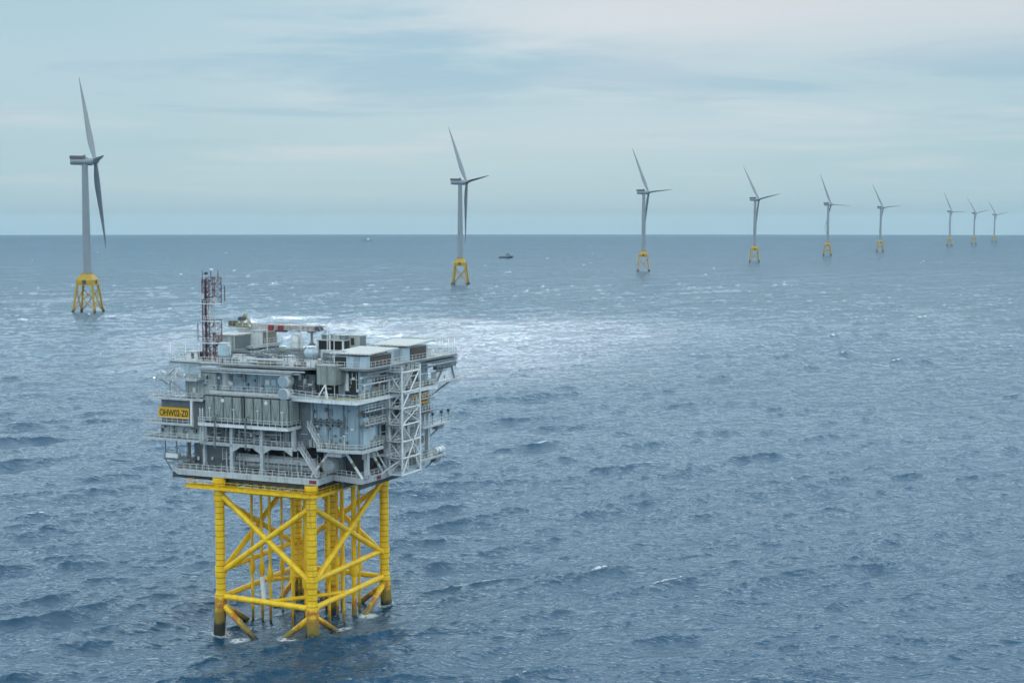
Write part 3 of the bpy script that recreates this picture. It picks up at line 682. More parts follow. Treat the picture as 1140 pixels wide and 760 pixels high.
    for a, b in (((31.5, 0, 42.8), (28.0, 1.6, 40.0)), ((29.5, 0, 42.8), (26.6, 1.6, 40.0)), ((28.0, .4, 45.3), (30.4, .4, 43.0)), ((27.2, .4, 43.0), (28.6, .4, 45.3))): tb(m, a, b, 0.2)
    tb(m, (30.2, 1.2, 39.2), (30.2, 1.2, 45.4), 0.12); tb(m, (26.0, 1.0, 43.0), (26.0, 1.0, 45.4), 0.14); rl(m, [(32.0, -.1, 43.0), (23.2, -.1, 43.0)], step=1.1)
    S('support_truss', m, 'steel')
    m = MB(); bx(m, 24.0, 27.8, 2.0, 2.2, 43.6, 45.3); S('wall_panel', m, 'blue')
    # low left: hanging platform and pipes
    m = MB(); bx(m, 25.5, 31.4, 0.4, 3.2, 28.3, 28.55); rl(m, [(25.5, .5, 28.55), (31.3, .5, 28.55), (31.3, 3, 28.55)]); 
    for p in (26, 28.5, 31): tb(m, (p, .6, 28.3), (p - 1.2, .8, 26.3), .1); tb(m, (p, .6, 28.5), (p, .6, 32), .1)
    S('hanging_platform', m, 'mid')
    m = MB(); bx(m, 28.0, 30.6, 0.1, 1.2, 28.7, 29.5); S('white_crate', m, 'white')
    # ---- right face low platforms
    m = MB(); bx(m, -9.6, -7.9, 22.5, 33.4, 33.2, 33.45); bx(m, -9.6, -7.9, 21.5, 31.5, 27.3, 27.6); bx(m, -9.6, -7.8, 27, 37.2, 40.9, 41.2); d = S('side_platform', m, 'steel')
    m = MB(); rl(m, [(-9.5, 22.5, 33.45), (-9.5, 33.3, 33.45), (-8, 33.3, 33.45)], r=.05); rl(m, [(-9.5, 21.5, 27.6), (-9.5, 31.4, 27.6)], r=.05); rl(m, [(-9.5, 34.5, 41.2), (-9.5, 37.1, 41.2), (-8, 37.1, 41.2)]); S('railing', m, 'rail', d)
    m = MB()
    for a, b in (((-8.5, 33, 33.2), (-8.0, 28.2, 31.2)), ((-8.5, 31, 27.3), (-8.0, 26.5, 25.6)), ((-8.5, 36, 40.9), (-8.0, 28.2, 38.6))): tb(m, a, b, .16)
    bx(m, -9.3, -8.2, 28.6, 31.0, 32.4, 33.15); bx(m, -9.3, -8.2, 27.8, 29.8, 26.4, 27.25); S('bracket', m, 'mid', d)
    m = MB()
    for q in (26.5, 30, 32.8): tb(m, (-9.4, q, 33.4), (-9.4, q, 35.4), .06, n=4); bx(m, -9.6, -9.2, q - .2, q + .2, 35.3, 35.8)
    S('lamp_post', m, 'dark', d)
    m = MB()
    for q in (28.5, 30.6, 33, 35.4): tb(m, (-9.4, q, 45.9), (-9.4, q, 49.0), .05, n=4)
    for p in (24, 27, 30.3): tb(m, (p, 1.6, 45.9), (p, 1.6, 49.4), .05, n=4)
    for p, q, h in ((-3.2, 2.6, 9.6), (9.5, 12, 6.2), (14, 8, 6), (4.0, 12, 5.6)): tb(m, (p, q, 41 if p < 0 else 45.9), (p, q, 41 + h if p < 0 else 45.9 + h), .08, n=4)
    S('aerial', m, 'rail')
    # ---- pipes and small gear on the top deck
    rs = random.Random(11)
    m = MB()
    for k in range(22):
        q = 1.2 + k * 1.1; p0 = rs.uniform(-2, 16); p1 = p0 + rs.uniform(4, 10); z = 46.1 + rs.random() * 0.9; r = rs.choice((.08, .12, .18, .25))
        p1 = min(p1, 27); tb(m, (p0, q, z), (p1, q, z), r); tb(m, (p0, q, z), (p0, q, 45.9), r); tb(m, (p1, q, z), (p1, q, 45.9), r)
    for k in range(16):
        p = rs.uniform(-1, 27); q0 = rs.uniform(1.5, 16); q1 = q0 + rs.uniform(3, 9); z = 46.4 + rs.random() * 1.0; r = rs.choice((.08, .12, .2))
        tb(m, (p, q0, z), (p, q1, z), r); tb(m, (p, q0, z), (p, q0, 45.9), r); tb(m, (p, q1, z), (p, q1, 45.9), r)
    S('pipework', m, 'steel')
    m = MB()
    for k in range(24):
        p = rs.uniform(-7, 17); q = rs.uniform(1.6, 6.5) if rs.random() < .5 else rs.uniform(8, 26); tb(m, (p, q, 45.9), (p, q, 46.9), .15); m.lathe(V(p, q, 46.9), [(.15, 0), (.32, .1), (.32, .3), (.1, .4)], 8)
    S('vent_pipes', m, 'white')
    for name, mat, cnt in (('pipe_rack', 'mid', 60), ('skid_frame', 'white', 44), ('pump_set', 'tan', 34)):
        m = MB()
        for k in range(cnt):
            p = rs.uniform(-1, 21); q = rs.uniform(1.0, 17.5); w = rs.uniform(.5, 2.2); d_ = rs.uniform(.4, 1.5); h = rs.uniform(.4, 1.5)
            if name == 'pump_set': tb(m, (p, q, 46.3), (p + w, q, 46.3), .35, n=8)
            elif name == 'pipe_rack':
                for c in ((p, q), (p + w, q), (p + w, q + d_), (p, q + d_)): tb(m, (*c, 45.9), (*c, 45.9 + h + .6), .06, n=4)
                tb(m, (p, q, 46.5 + h), (p + w, q, 46.5 + h), .07, n=4); tb(m, (p, q, 46.5 + h), (p, q + d_, 46.5 + h), .07, n=4); tb(m, (p - 1, q + .2, 46.2 + h), (p + w + 1, q + .2, 46.2 + h), .12, n=6)
            else: bx(m, p, p + w, q, q + d_, 45.93, 46.1 + h * .8)
        S(name, m, mat)
    m = MB(); rl(m, [(21, 7, 46.0), (8, 7, 46.0)]); rl(m, [(18, 14, 46.0), (0, 14, 46.0)]); rl(m, [(1, 9, 46.0), (1, 18, 46.0)]); rl(m, [(21, 17.5, 47.9), (21.4, 24, 47.9)]); rl(m, [(6, 3.3, 46), (-.5, 3.3, 46)]); rl(m, [(30, 10, 46.0), (24.5, 10, 46.0)]); S('inner_railing', m, 'rail')
    m = MB()
    for z in (36.3, 38.6):                                     # narrow galleries on the right face
        bx(m, -7.82, -9.2, 2.6, 9.6, z - .15, z)
        bx(m, -7.82, -9.2, 18.6, 27.6, z - .15, z)
    g_ = S('side_gallery', m, 'mid')
    m = MB()
    for z in (36.3, 38.6): rl(m, [(-9.15, 2.6, z), (-9.15, 9.6, z)], step=1.1); rl(m, [(-9.15, 18.6, z), (-9.15, 27.6, z)], step=1.1)
    bx(m, -8.4, -8.0, 2.9, 9.0, 44.2, 44.5); bx(m, -9.3, -9.2, 3, 28, 43.2, 43.35); rl(m, [(-9.3, 3.4, 43.3), (-9.3, 17.8, 43.3)], step=1.1); S('railing', m, 'rail', g_)
    m = MB()
    for k in range(60):
        z = rs.choice((32.3, 35.7, 40.9, 27.0, 30.4)); lo = rs.uniform(3, 27); h = rs.uniform(.5, 1.9); w = rs.uniform(.3, 1.0)
        bx(m, -7.82, -8.5 - rs.random() * .4, lo, lo + w, z, z + h)
    for k in range(14):
        p = rs.uniform(-6.5, 1); h = rs.uniform(.5, 1.6); bx(m, p, p + rs.uniform(.3, 1), 2.0, 2.58, 32.15, 32.15 + h)
    S('wall_cabinets', m, 'box')
    m = MB()
    for k in range(26):
        q = rs.uniform(9, 27.6); z0 = rs.choice((27, 32.2, 36.3)); tb(m, (-8.15 - rs.random() * .3, q, z0), (-8.15, q, z0 + rs.uniform(2.5, 4.5)), rs.choice((.07, .1, .16)))
    for k in range(14):
        q = rs.uniform(9, 22); z = rs.uniform(27.5, 40); tb(m, (-8.4, q, z), (-8.4, q + rs.uniform(3, 6), z), rs.choice((.06, .1)))
    for k in range(22):
        p = rs.uniform(2, 21); z = rs.uniform(32.4, 34.8); q = rs.uniform(1.2, 2.6)
        if k % 2: tb(m, (p, q, 32), (p, q, 35.1), rs.choice((.07, .12)))
        else: tb(m, (p, q, z), (p + 4, q, z), rs.choice((.07, .12)))
    for k in range(26):
        p = rs.uniform(-2, 20); q = rs.uniform(1.4, 2.3); tb(m, (p, q, 26.9), (p, q, rs.uniform(28, 31.5)), rs.choice((.05, .09)))
    S('wall_pipes', m, 'steel')
    # conduits, lamps and small gear spread over the long face
    for name, mat, cnt in (('conduit', 'rail', 60), ('small_gear', 'mid', 70), ('pale_gear', 'white', 34)):
        m = MB()
        for k in range(cnt):
            p, q, z0, z1 = rs.choice(((rs.uniform(-7, 1), 2.5, 32.3, 40), (rs.uniform(5.6, 20.4), 2.7, 41.2, 44.2), (rs.uniform(2, 22), 2.2, 32.1, 35), (rs.uniform(4, 27), 2.0, 27, 31.4), (rs.uniform(1, 5), 3.1, 41, 44.4), (rs.uniform(20.9, 27.4), 2.1, 39.7, 43.8), (rs.uniform(22.4, 32), .9, 32.2, 34.8), (rs.uniform(-7.4, .6), 4.1, 41, 45)))
            z = rs.uniform(z0, z1 - .6)
            if name == 'conduit':
                if rs.random() < .5: tb(m, (p, q - .1, z), (p, q - .1, min(z1, z + rs.uniform(1, 4))), .06, n=4)
                else: tb(m, (p, q - .12, z), (p - rs.uniform(.6, 2.2), q - .12, z), .06, n=4)
            else: bx(m, p, p + rs.uniform(.2, .7), q - rs.uniform(.15, .5), q + .05, z, z + rs.uniform(.2, .9))
        S(name, m, mat)
    # lamps over the rails
    m = MB()
    for p in (20, 15, 10, 5, -1, -6): tb(m, (p, -1.0 if p > 3 else 1.0, 35.6 if p > 3 else 32), (p, -1.0 if p > 3 else 1.0, 38.2 if p > 3 else 34.6), .05, n=4); bx(m, p - .2, p + .2, -1.2 if p > 3 else .8, -.8 if p > 3 else 1.2, 38.2 if p > 3 else 34.6, 38.35 if p > 3 else 34.75)
    for q in (2, 7, 12, 18, 24): tb(m, (-9.4, q, 40.8), (-9.4, q, 43.2), .05, n=4); bx(m, -9.6, -9.2, q - .2, q + .2, 43.2, 43.35)
    S('lamp_post', m, 'white')
build_topside()

def stair(name, label, p0, q0, z0, p1, q1, z1, w=0.9):
    t = Thing(name, label, 'stair', p1, q1, z1)
    a, b = Vector(V(p0, q0, z0)), Vector(V(p1, q1, z1)); n = max(4, int(abs(z0 - z1) / 0.25)); side = Vector((0, w, 0)) if abs(p0 - p1) > abs(q0 - q1) else Vector((w, 0, 0))
    m = MB()
    for s_ in (Vector((0, 0, 0)), side): m.tube(a + s_, b + s_, 0.11, n=4)
    t.part('stringer', m, 'white')
    m = MB()
    for k in range(n):
        c = a.lerp(b, (k + .5) / n); m.tube(c, c + side, 0.09, n=4)
    t.part('tread', m, 'rail')['kind'] = 'stuff'
    m = MB()
    for s_ in (Vector((0, 0, 0)), side): m.rail([a + s_, b + s_], h=1.0, step=0.9)
    t.part('handrail', m, 'rail')
stair('steel_stair', 'short pale stair dropping to the corner platform between the panelled walls', 1.4, 1.2, 35.8, -1.0, 1.2, 32.2)
stair('steel_stair', 'pale stair under the arched beam running down to the lowest deck', 3.2, 1.2, 31.9, -0.4, 1.2, 27.1)

def build_stair_tower():
    t = Thing('stair_tower', 'white braced steel tower with stacked landings on the right face', 'tower', -9.8, 14.4, 26.6)
    P0, P1, Q0, Q1 = -11.4, -8.9, 11.3, 17.9
    for p, q in ((P0, Q0), (P1, Q0), (P0, Q1), (P1, Q1)):
        m = MB(); tb(m, (p, q, 26.6), (p, q, 45.6), 0.2, n=8); t.part('post', m, 'white')
    lv = [26.7, 29.6, 32.5, 35.4, 38.3, 41.2, 44.6]
    m = MB()
    for z in lv:
        for a, b in (((P0, Q0), (P0, Q1)), ((P1, Q0), (P1, Q1)), ((P0, Q0), (P1, Q0)), ((P0, Q1), (P1, Q1))): tb(m, (*a, z), (*b, z), 0.15, n=6)
    t.part('crossbeam', m, 'white')
    m = MB(); tb(m, (P0, Q0, 26.7), (P0, Q1, 35.4), .15); tb(m, (P0, Q1, 35.4), (P0, Q0, 38.3), .1); tb(m, (P0, Q0, 38.3), (P0, Q1, 44.8), .15); tb(m, (P0, Q0, 35.4), (P0, Q1, 29.6), .13); tb(m, (P0, Q1, 38.3), (P0, Q0, 35.4), .1)
    for i, z in enumerate(lv[:-1]):
        z2 = lv[i + 1]; a, b = ((P0, Q0), (P1, Q0)) if i % 2 else ((P1, Q0), (P0, Q0)); tb(m, (*a, z), (*b, z2), .1)
        a, b = ((P1, Q0), (P1, Q1)) if i % 2 else ((P1, Q1), (P1, Q0)); tb(m, (*a, z), (*b, z2), .12)
    for a, b in (((P0, Q1, 26.7), (P1 + 1, Q1 + 3, 31)), ((P1, Q0, 26.7), (-7.9, 8, 31.6)), ((P0, Q0, 29.6), (-8, 9.4, 26.9))): tb(m, a, b, .14)
    t.part('diagonal', m, 'white')
    m = MB(); poly(m, [(P0, Q0), (P1, Q0), (P1, Q1), (P0, Q1)], 26.72, 26.86); t.part('bottom_plate', m, 'blue')
    for i, z in enumerate(lv[1:]):
        m = MB(); bx(m, P0 + .1, P1 - .1, Q0 - .9, Q0 + 1.2, z, z + .12); bx(m, P0 + .1, P1 - .1, Q1 - 1.4, Q1, z, z + .12); l = t.part('landing', m, 'grate')
        m = MB(); rl(m, [(P1, Q0 - .9, z + .1), (P0, Q0 - .9, z + .1), (P0, Q0 + 1.2, z + .1)], step=.8); rl(m, [(P0, Q1 - 1.4, z + .1), (P0, Q1, z + .1), (P1, Q1, z + .1)], step=.8); t.part('railing', m, 'rail', l)
        zb = lv[i]; pp = P0 + .5 if i % 2 else P1 - .9
        m = MB()
        for dp in (0, .8): tb(m, (pp + dp, Q0 + 1.2, zb if i % 2 else z), (pp + dp, Q1 - 1.4, z if i % 2 else zb), .1, n=4); rl(m, [(pp + dp, Q0 + 1.2, zb if i % 2 else z), (pp + dp, Q1 - 1.4, z if i % 2 else zb)], step=.9)
        for k in range(10):
            f = (k + .5) / 10; zz = zb + (z - zb) * (f if i % 2 else 1 - f); bx(m, pp, pp + .8, Q0 + 1.2 + (Q1 - Q0 - 2.6) * f - .12, Q0 + 1.2 + (Q1 - Q0 - 2.6) * f + .12, zz - .03, zz + .03)
        t.part('stair_flight', m, 'rail')
build_stair_tower()

# ---------------------------------------------------------------- equipment standing on the topside
def cabinet(p1, p0, label, n):
    t = Thing('radiator_cabinet', label, 'cabinet', (p0 + p1) / 2, 0.4, 35.7, 'ribbed transformer cabinets on the long face')
    m = MB(); bx(m, p0, p1, -0.45, 2.5, 35.7, 40.6); t.part('housing', m, 'dark')
    m = MB(); w = (p1 - p0) / n; tr = MB(); br = MB()
    for k in range(n):
        a = p0 + k * w + .12; b = a + w - .24; c = (a + b) / 2
        bx(m, a, b, -0.62, -0.452, 36.1, 40.3)
        for x0, x1 in ((a, c), (b, c)):
            tb(br, (x0, -.66, 40.2), (x1 + (.35 if x0 == a else -.35) * 0, -.66, 36.3), .05, n=4)
        for j in range(5): bx(tr, a + (b - a) * (j + .5) / 5 - .04, a + (b - a) * (j + .5) / 5 + .04, -.68, -.622, 36.2, 40.2)
    for k in range(4): bx(m, p0 - .14, p0 - .001, -0.3 + k * .7, 0.25 + k * .7, 36.1, 40.3)
    t.part('radiator_panel', m, 'green'); t.part('rib', tr, 'green')['kind'] = 'stuff'; t.part('cross_brace', br, 'box')
    m = MB(); bx(m, p0 - .25, p1 + .15, -0.75, 2.6, 40.6, 40.76); t.part('roof', m, 'box')
    m = MB(); c = (p0 + p1) / 2; m.tube(V(c, -.7, 39.7), V(c, -.78, 39.7), .35, n=12); t.part('badge', m, 'white')
cabinet(21.3, 13.6, 'ribbed grey green cabinet beside the yellow sign balcony', 4)
cabinet(12.9, 4.0, 'ribbed grey green cabinet below the two round silencers', 5)
for z, lb in ((43.55, 'upper of two round grey silencer drums near the corner'), (41.35, 'lower of two round grey silencer drums, just above the ribbed cabinet')):
    t = Thing('silencer_drum', lb, 'silencer', 5.0, 0.4, z - 1.05, 'round silencer drums')
    m = MB(); m.lathe(V(5.0, -0.7, z), [(0.95, 0), (1.05, .08), (1.05, 1.9), (.9, 2.0)], 24, 'y'); t.part('shell', m, 'white')
    m = MB(); m.lathe(V(5.0, -0.76, z), [(.9, 0), (.96, .05)], 24, 'y'); t.part('end_plate', m, 'wall0')
    m = MB(); tb(m, (5, .6, z), (5, 2.4, z), .35, n=10); t.part('pipe', m, 'mid')

def sign(label, place, w, h, zc):
    t = Thing('name_sign', label, 'sign', *place)
    p, q, z = place
    e = t.e; face_left = True
    return t
def text_mesh(s, size):
    c = bpy.data.curves.new('txt', 'FONT'); c.body = s; c.size = size; c.extrude = 0.02; c.align_x = 'CENTER'; c.align_y = 'CENTER'; c.offset = 0.012
    o = bpy.data.objects.new('txt', c); col.objects.link(o); dg = bpy.context.evaluated_depsgraph_get(); me = bpy.data.meshes.new_from_object(o.evaluated_get(dg))
    bpy.data.objects.remove(o); return me
for lab, (pc, qc, zc), w, h, right in (('yellow sign with black OHW02-Z0 on the left balcony of the long face', (29.0, 0.55, 36.75), 6.7, 1.95, False),
                                       ('yellow sign with black lettering half hidden behind the white stair tower', (-8.35, 23.6, 38.6), 6.2, 1.9, True)):
    t = Thing('name_sign', lab, 'sign', pc, qc, zc - h / 2)
    m = MB()
    if right: bx(m, pc, pc + .08, qc - w / 2, qc + w / 2, zc - h / 2, zc + h / 2)
    else: bx(m, pc - w / 2, pc + w / 2, qc, qc + .08, zc - h / 2, zc + h / 2)
    t.part('board', m, 'sign')
    me = text_mesh('OHW02-Z0', 1.62); me.materials.clear(); me.materials.append(MT['ink'])
    xs = [v.co.x for v in me.vertices]; wd = max(xs) - min(xs); cxm = (max(xs) + min(xs)) / 2; ys = [v.co.y for v in me.vertices]; cym = (max(ys) + min(ys)) / 2
    for v in me.vertices: v.co.x = (v.co.x - cxm) * (w * .92 / wd); v.co.y -= cym
    o = bpy.data.objects.new('lettering', me); col.objects.link(o); o.parent = t.e; o.location = (0.03, 0, h / 2) if right else (0, -0.03, h / 2)
    o.rotation_euler = (R(90), 0, R(90) if right else 0)
    m = MB(); 
    if right: bx(m, pc + .09, pc + .45, qc - w / 2 + .3, qc + w / 2 - .3, zc - .15, zc + .15)
    else: bx(m, pc - w / 2 + .3, pc + w / 2 - .3, qc + .09, qc + .62, zc - .15, zc + .15)
    t.part('bracket', m, 'mid')

def simple(name, label, cat, boxes, base, group=None):
    """boxes: (part, material, list of box tuples)"""
    t = Thing(name, label, cat, *base, group=group)
    for part, mat, bl in boxes:
        m = MB()
        for b in bl:
            if callable(b): b(m)
            else: bx(m, *b)
        t.part(part, m, mat)
    return t
def slats(p0, p1, q0, q1, z0, z1, n, d=0.03): return [(p0, p1, q0, q1, z0 + (z1 - z0) * (k + .2) / n, z0 + (z1 - z0) * (k + .62) / n) for k in range(n)]
simple('radiator_unit', 'large green grey box radiator on legs above the corner walkway', 'radiator',
  [('housing', 'green', [(-4.0, -0.6, 1.2, 4.6, 43.1, 46.3)]),
   ('fin', 'green', [(-4.0 + .1 + k * .42, -4.0 + .3 + k * .42, 1.1, 1.198, 43.2, 46.1) for k in range(7)] + [(-4.12, -4.002, 1.4 + k * .45, 1.65 + k * .45, 43.2, 46.1) for k in range(7)]),
   ('lid', 'box', [(-4.15, -0.5, 1.05, 4.7, 46.3, 46.45)]),
   ('leg', 'white', [lambda m: tb(m, (-2.2, 1.2, 43.1), (-1.2, 0.2, 40.8), .13), lambda m: tb(m, (-2.2, 1.2, 43.1), (-3.4, 0.2, 40.8), .13), lambda m: tb(m, (-2.3, 1.3, 40.8), (-2.3, 1.3, 43.2), .16)])], (-2.3, 2.9, 40.8))
simple('cooling_unit', 'pale blue flared cooling unit in front of the dark shelter', 'cooling unit',
  [('base', 'steel', [(1.5, 3.7, 3.4, 5.6, 45.9, 46.5)]),
   ('shell', 'blue', [lambda m: m.lathe(V(2.6, 4.5, 46.5), [(.7, 0), (.72, .7), (1.25, 1.5), (1.3, 1.8), (.8, 2.5), (.7, 2.6)], 8)]),
   ('cap', 'white', [lambda m: m.lathe(V(2.6, 4.5, 49.1), [(.95, 0), (.95, .15), (.5, .25)], 10)])], (2.6, 4.5, 45.9))
simple('header_frame', 'pale square pipe header frame beside the flat roofed shed', 'pipe frame',
  [('header', 'steel', [(-3.9, 1.0, 5.0, 5.5, 48.2, 48.7), (-4.5, -3.9, 5.0, 5.6, 47.6, 48.4)]),
   ('tube_bank', 'mid', [(-3.4, .8, 5.1, 5.4, 46.2 + k * .5, 46.45 + k * .5) for k in range(4)]),
   ('post', 'steel', [(-3.9, -3.5, 5.0, 5.4, 45.9, 48.2), (.6, 1.0, 5.0, 5.4, 45.9, 48.2), lambda m: tb(m, (-4.3, 5.2, 48.0), (-5.2, 3.4, 42), .35, n=10)])], (-1.5, 5.2, 45.9))
simple('white_cabin', 'small white cabin at the left end beside the red mast', 'cabin',
  [('wall', 'white', [(25.6, 27.8, 3.0, 5.2, 45.92, 47.5)]), ('roof', 'roof', [(25.4, 28.0, 2.8, 5.4, 47.5, 47.65)]), ('window', 'dark', [(26.2, 26.8, 2.96, 3.0, 46.4, 47.3), (25.56, 25.6, 3.4, 4.6, 46.2, 47.3)])], (26.7, 4.1, 45.9))
simple('water_tank', 'pale blue slab tank in front of the red mast foot', 'tank',
  [('shell', 'blue', [lambda m: m.add([V(p, q, z) for q in (2.4, 3.4) for p, z in ((18.7, 46.6), (20.3, 46.6), (20.6, 47.0), (20.6, 48.9), (20.2, 49.3), (18.9, 49.3), (18.5, 48.9), (18.5, 47.0))],
       [tuple(range(8)), tuple(range(15, 7, -1))] + [(i, (i + 1) % 8, 8 + (i + 1) % 8, 8 + i) for i in range(8)])]),
   ('foot', 'steel', [(18.8, 19.1, 2.6, 3.2, 45.9, 46.62), (20.0, 20.3, 2.6, 3.2, 45.9, 46.62)]), ('lid', 'white', [(18.7, 20.4, 2.3, 3.5, 49.3, 49.45)])], (19.5, 2.9, 45.9))
simple('grey_housing', 'large grey flat roofed housing behind the red mast', 'housing',
  [('wall', 'box', [(23.0, 27.6, 10.5, 16.2, 45.92, 50.0)]), ('roof', 'roof', [(22.7, 27.9, 10.2, 16.5, 50.0, 50.2)]),
   ('louvre', 'mid', [(22.9, 23.0, 11.0, 15.6, 47.6, 49.8)] + slats(22.86, 22.9, 11.0, 15.6, 47.6, 49.8, 9)),
   ('vent', 'black', [(26.0, 26.9, 10.42, 10.5, 48.0, 48.9)]), ('duct', 'steel', [(23.4, 23.9, 9.9, 10.5, 45.92, 49.8)])], (25.3, 13.4, 45.9))
simple('grey_housing', 'grey box housing with brown louvred end at the middle of the top deck', 'housing',
  [('wall', 'white', [(22.0, 25.2, 18.0, 23.0, 47.9, 50.3)]), ('roof', 'roof', [(21.8, 25.4, 17.8, 23.2, 50.3, 50.45)]),
   ('louvre', 'louvre2', slats(21.9, 21.99, 18.3, 22.8, 48.0, 50.1, 10) + [(21.94, 22.0, 18.3, 22.8, 48.0, 50.1)]),
   ('lower_room', 'mid', [(21.8, 27.0, 14.8, 23.4, 45.92, 47.4)]), ('platform', 'steel', [(21.5, 27.2, 14.4, 23.6, 47.4, 47.88)]),
   ('opening', 'black', [(21.72, 21.8, 17.0 + k * 1.3, 18.0 + k * 1.3, 46.1, 47.2) for k in range(4)])], (24.2, 19.4, 45.9))
simple('silo', 'pale upright cylinder tank behind the green topped pumps', 'tank',
  [('shell', 'white', [lambda m: m.lathe(V(15.6, 20, 47.2), [(1.0, 0), (1.0, 2.3), (.7, 2.6), (.2, 2.75)], 20)]), ('skirt', 'mid', [lambda m: m.lathe(V(15.6, 20, 45.92), [(.85, 0), (.85, 1.27)], 14)]), ('band', 'steel', [lambda m: m.lathe(V(15.6, 20, 48.3), [(1.03, 0), (1.03, .12)], 20)])], (15.6, 20, 45.9))
simple('open_shelter', 'open fronted dark shelter with crates on its roof', 'shelter',
  [('back_wall', 'black', [(5.6, 11.2, 20.6, 23.0, 46.0, 48.9)]), ('roof', 'steel', [(5.4, 11.5, 19.8, 23.2, 48.9, 49.1)]), ('post', 'white', [(5.5, 5.8, 19.9, 20.2, 45.9, 48.9), (8.3, 8.6, 19.9, 20.2, 45.9, 49.9), (11.0, 11.2, 19.9, 20.2, 45.9, 48.9)])], (8.4, 21.4, 45.9))
for p0, w, mt_, lb in ((9.0, 1.6, 'mid', 'left crate on the open shelter roof'), (6.6, 1.5, 'box', 'middle tan grey crate on the open shelter roof'), (4.9, 1.2, 'mid', 'small grey crate at the right edge of the shelter roof')):
    z0 = 49.1 if p0 > 5.3 else 49.1; p0 = max(p0, 5.5)
    simple('roof_crate', lb, 'crate', [('body', mt_, [(p0, p0 + w * .9 if p0 > 5.5 else p0 + .9, 20.4, 22.0, z0, z0 + .8)]), ('lid', 'steel', [(p0 - .06, p0 + (w * .9 if p0 > 5.5 else .9) + .06, 20.34, 22.06, z0 + .8, z0 + .88)])], (p0 + w / 2, 21, z0), 'crates on the shelter roof')
simple('control_cabin', 'tall pale grey cabin with dark window behind the flat roofed sheds', 'cabin',
  [('wall', 'box', [(1.8, 4.0, 19.6, 21.8, 45.92, 50.0)]), ('window', 'black', [(3.0, 3.7, 19.55, 19.6, 48.3, 49.6)]), ('roof', 'roof', [(1.7, 4.1, 19.5, 21.9, 50.0, 50.12)]), ('side_panel', 'mid', [(1.74, 1.8, 19.8, 21.6, 46, 49.8)])], (2.9, 20.7, 45.9))
def shed(q0, q1, p1, za, zb, label):
    t = Thing('roofed_shed', label, 'shed', (p1 - 8.6) / 2, (q0 + q1) / 2, 45.9, 'flat roofed sheds along the right edge')
    m = MB(); bx(m, -8.6, p1, q0, q1, 45.92, za - .3); t.part('wall', m, 'blue')
    m = MB(); m.add([V(p, q, z + d) for d in (0, .22) for p, q, z in ((-9.5, q0 - .7, za), (p1 + .5, q0 - .7, za), (p1 + .5, q1 + .8, zb), (-9.5, q1 + .8, zb))], [(0, 1, 2, 3), (7, 6, 5, 4), (0, 4, 5, 1), (1, 5, 6, 2), (2, 6, 7, 3), (3, 7, 4, 0)]); t.part('roof', m, 'roof')
    m = MB(); bx(m, -8.7, -8.6, q0 + 1.2, q1 - .6, 46.0, za - .4)
    for b in slats(-8.76, -8.7, q0 + 1.2, q1 - .6, 46.0, za - .4, 8): bx(m, *b)
    t.part('louvre', m, 'louvre')
    m = MB(); bx(m, -4.6, p1 - .2, q0 - .06, q0, 46.0, za - .5); t.part('dark_opening', m, 'black')
    m = MB(); bx(m, -7.3, -6.1, q0 - .06, q0, 46.05, 47.9); t.part('door', m, 'wall0')

shed(4.2, 13.0, -2.2, 48.2, 48.55, 'nearer flat roofed shed with brown louvres on the right edge')
shed(18.2, 26.0, -2.0, 48.6, 49.0, 'farther flat roofed shed with brown louvres on the right edge')
rs = random.Random(5)
lk = [(13.5, 2.2), (9.2, 2.4), (6.6, 4.4), (16.2, 3.2), (-6.8, 14.6), (11.8, 6.2), (14.6, 9.6), (19.8, 6.4), (8.0, 10.4), (-4.6, 31.5), (-7.2, 30.0), (16.6, 13.0)]
lt = simple('deck_locker', 'small pale equipment locker among the pipes of the crowded top deck', 'locker',
  [('body', 'white', [(lk[0][0], lk[0][0] + 1.5, lk[0][1], lk[0][1] + 1.1, 45.92, 47.0)]), ('lid', 'steel', [(lk[0][0] - .08, lk[0][0] + 1.58, lk[0][1] - .08, lk[0][1] + 1.18, 47.0, 47.12)])], (lk[0][0] + .7, lk[0][1] + .5, 45.9), 'small lockers on the top deck')
for p, q in lk[1:]:
    c = lt.e.copy(); col.objects.link(c); c.matrix_world = SUB @ Matrix.Translation(V(p + .7, q + .5, 45.9)) @ Matrix.Scale(rs.uniform(.8, 1.35), 4)
    for ch in [o for o in bpy.data.objects if o.parent == lt.e]:
        d = ch.copy(); col.objects.link(d); d.parent = c
simple('raft_canister', 'white life raft canister on the low platform at the right rear', 'life raft',
  [('drum', 'white', [lambda m: tb(m, (-9.2, 27.6, 28.5), (-9.2, 30.6, 28.5), .62, n=14)]), ('cradle', 'steel', [(-9.6, -8.7, 28.0, 28.3, 27.6, 28.1), (-9.6, -8.7, 29.9, 30.2, 27.6, 28.1)]), ('strap', 'dark', [lambda m: tb(m, (-9.2, 28.3, 28.5), (-9.2, 28.4, 28.5), .65, n=14), lambda m: tb(m, (-9.2, 29.8, 28.5), (-9.2, 29.9, 28.5), .65, n=14)])], (-9.2, 29.1, 27.6))
for q, lb in ((26.9, 'large white container on the cantilevered side platform'),):
    simple('white_container', lb, 'container', [('body', 'white', [(-9.2, -8.0, 28.6, 32.4, 41.22, 43.0)]), ('door', 'mid', [(-9.24, -9.2, 31.4, 31.9, 41.6, 42.2)]), ('lid', 'roof', [(-9.3, -7.9, 28.5, 32.5, 43.0, 43.1)])], (-8.6, 30.5, 41.2))
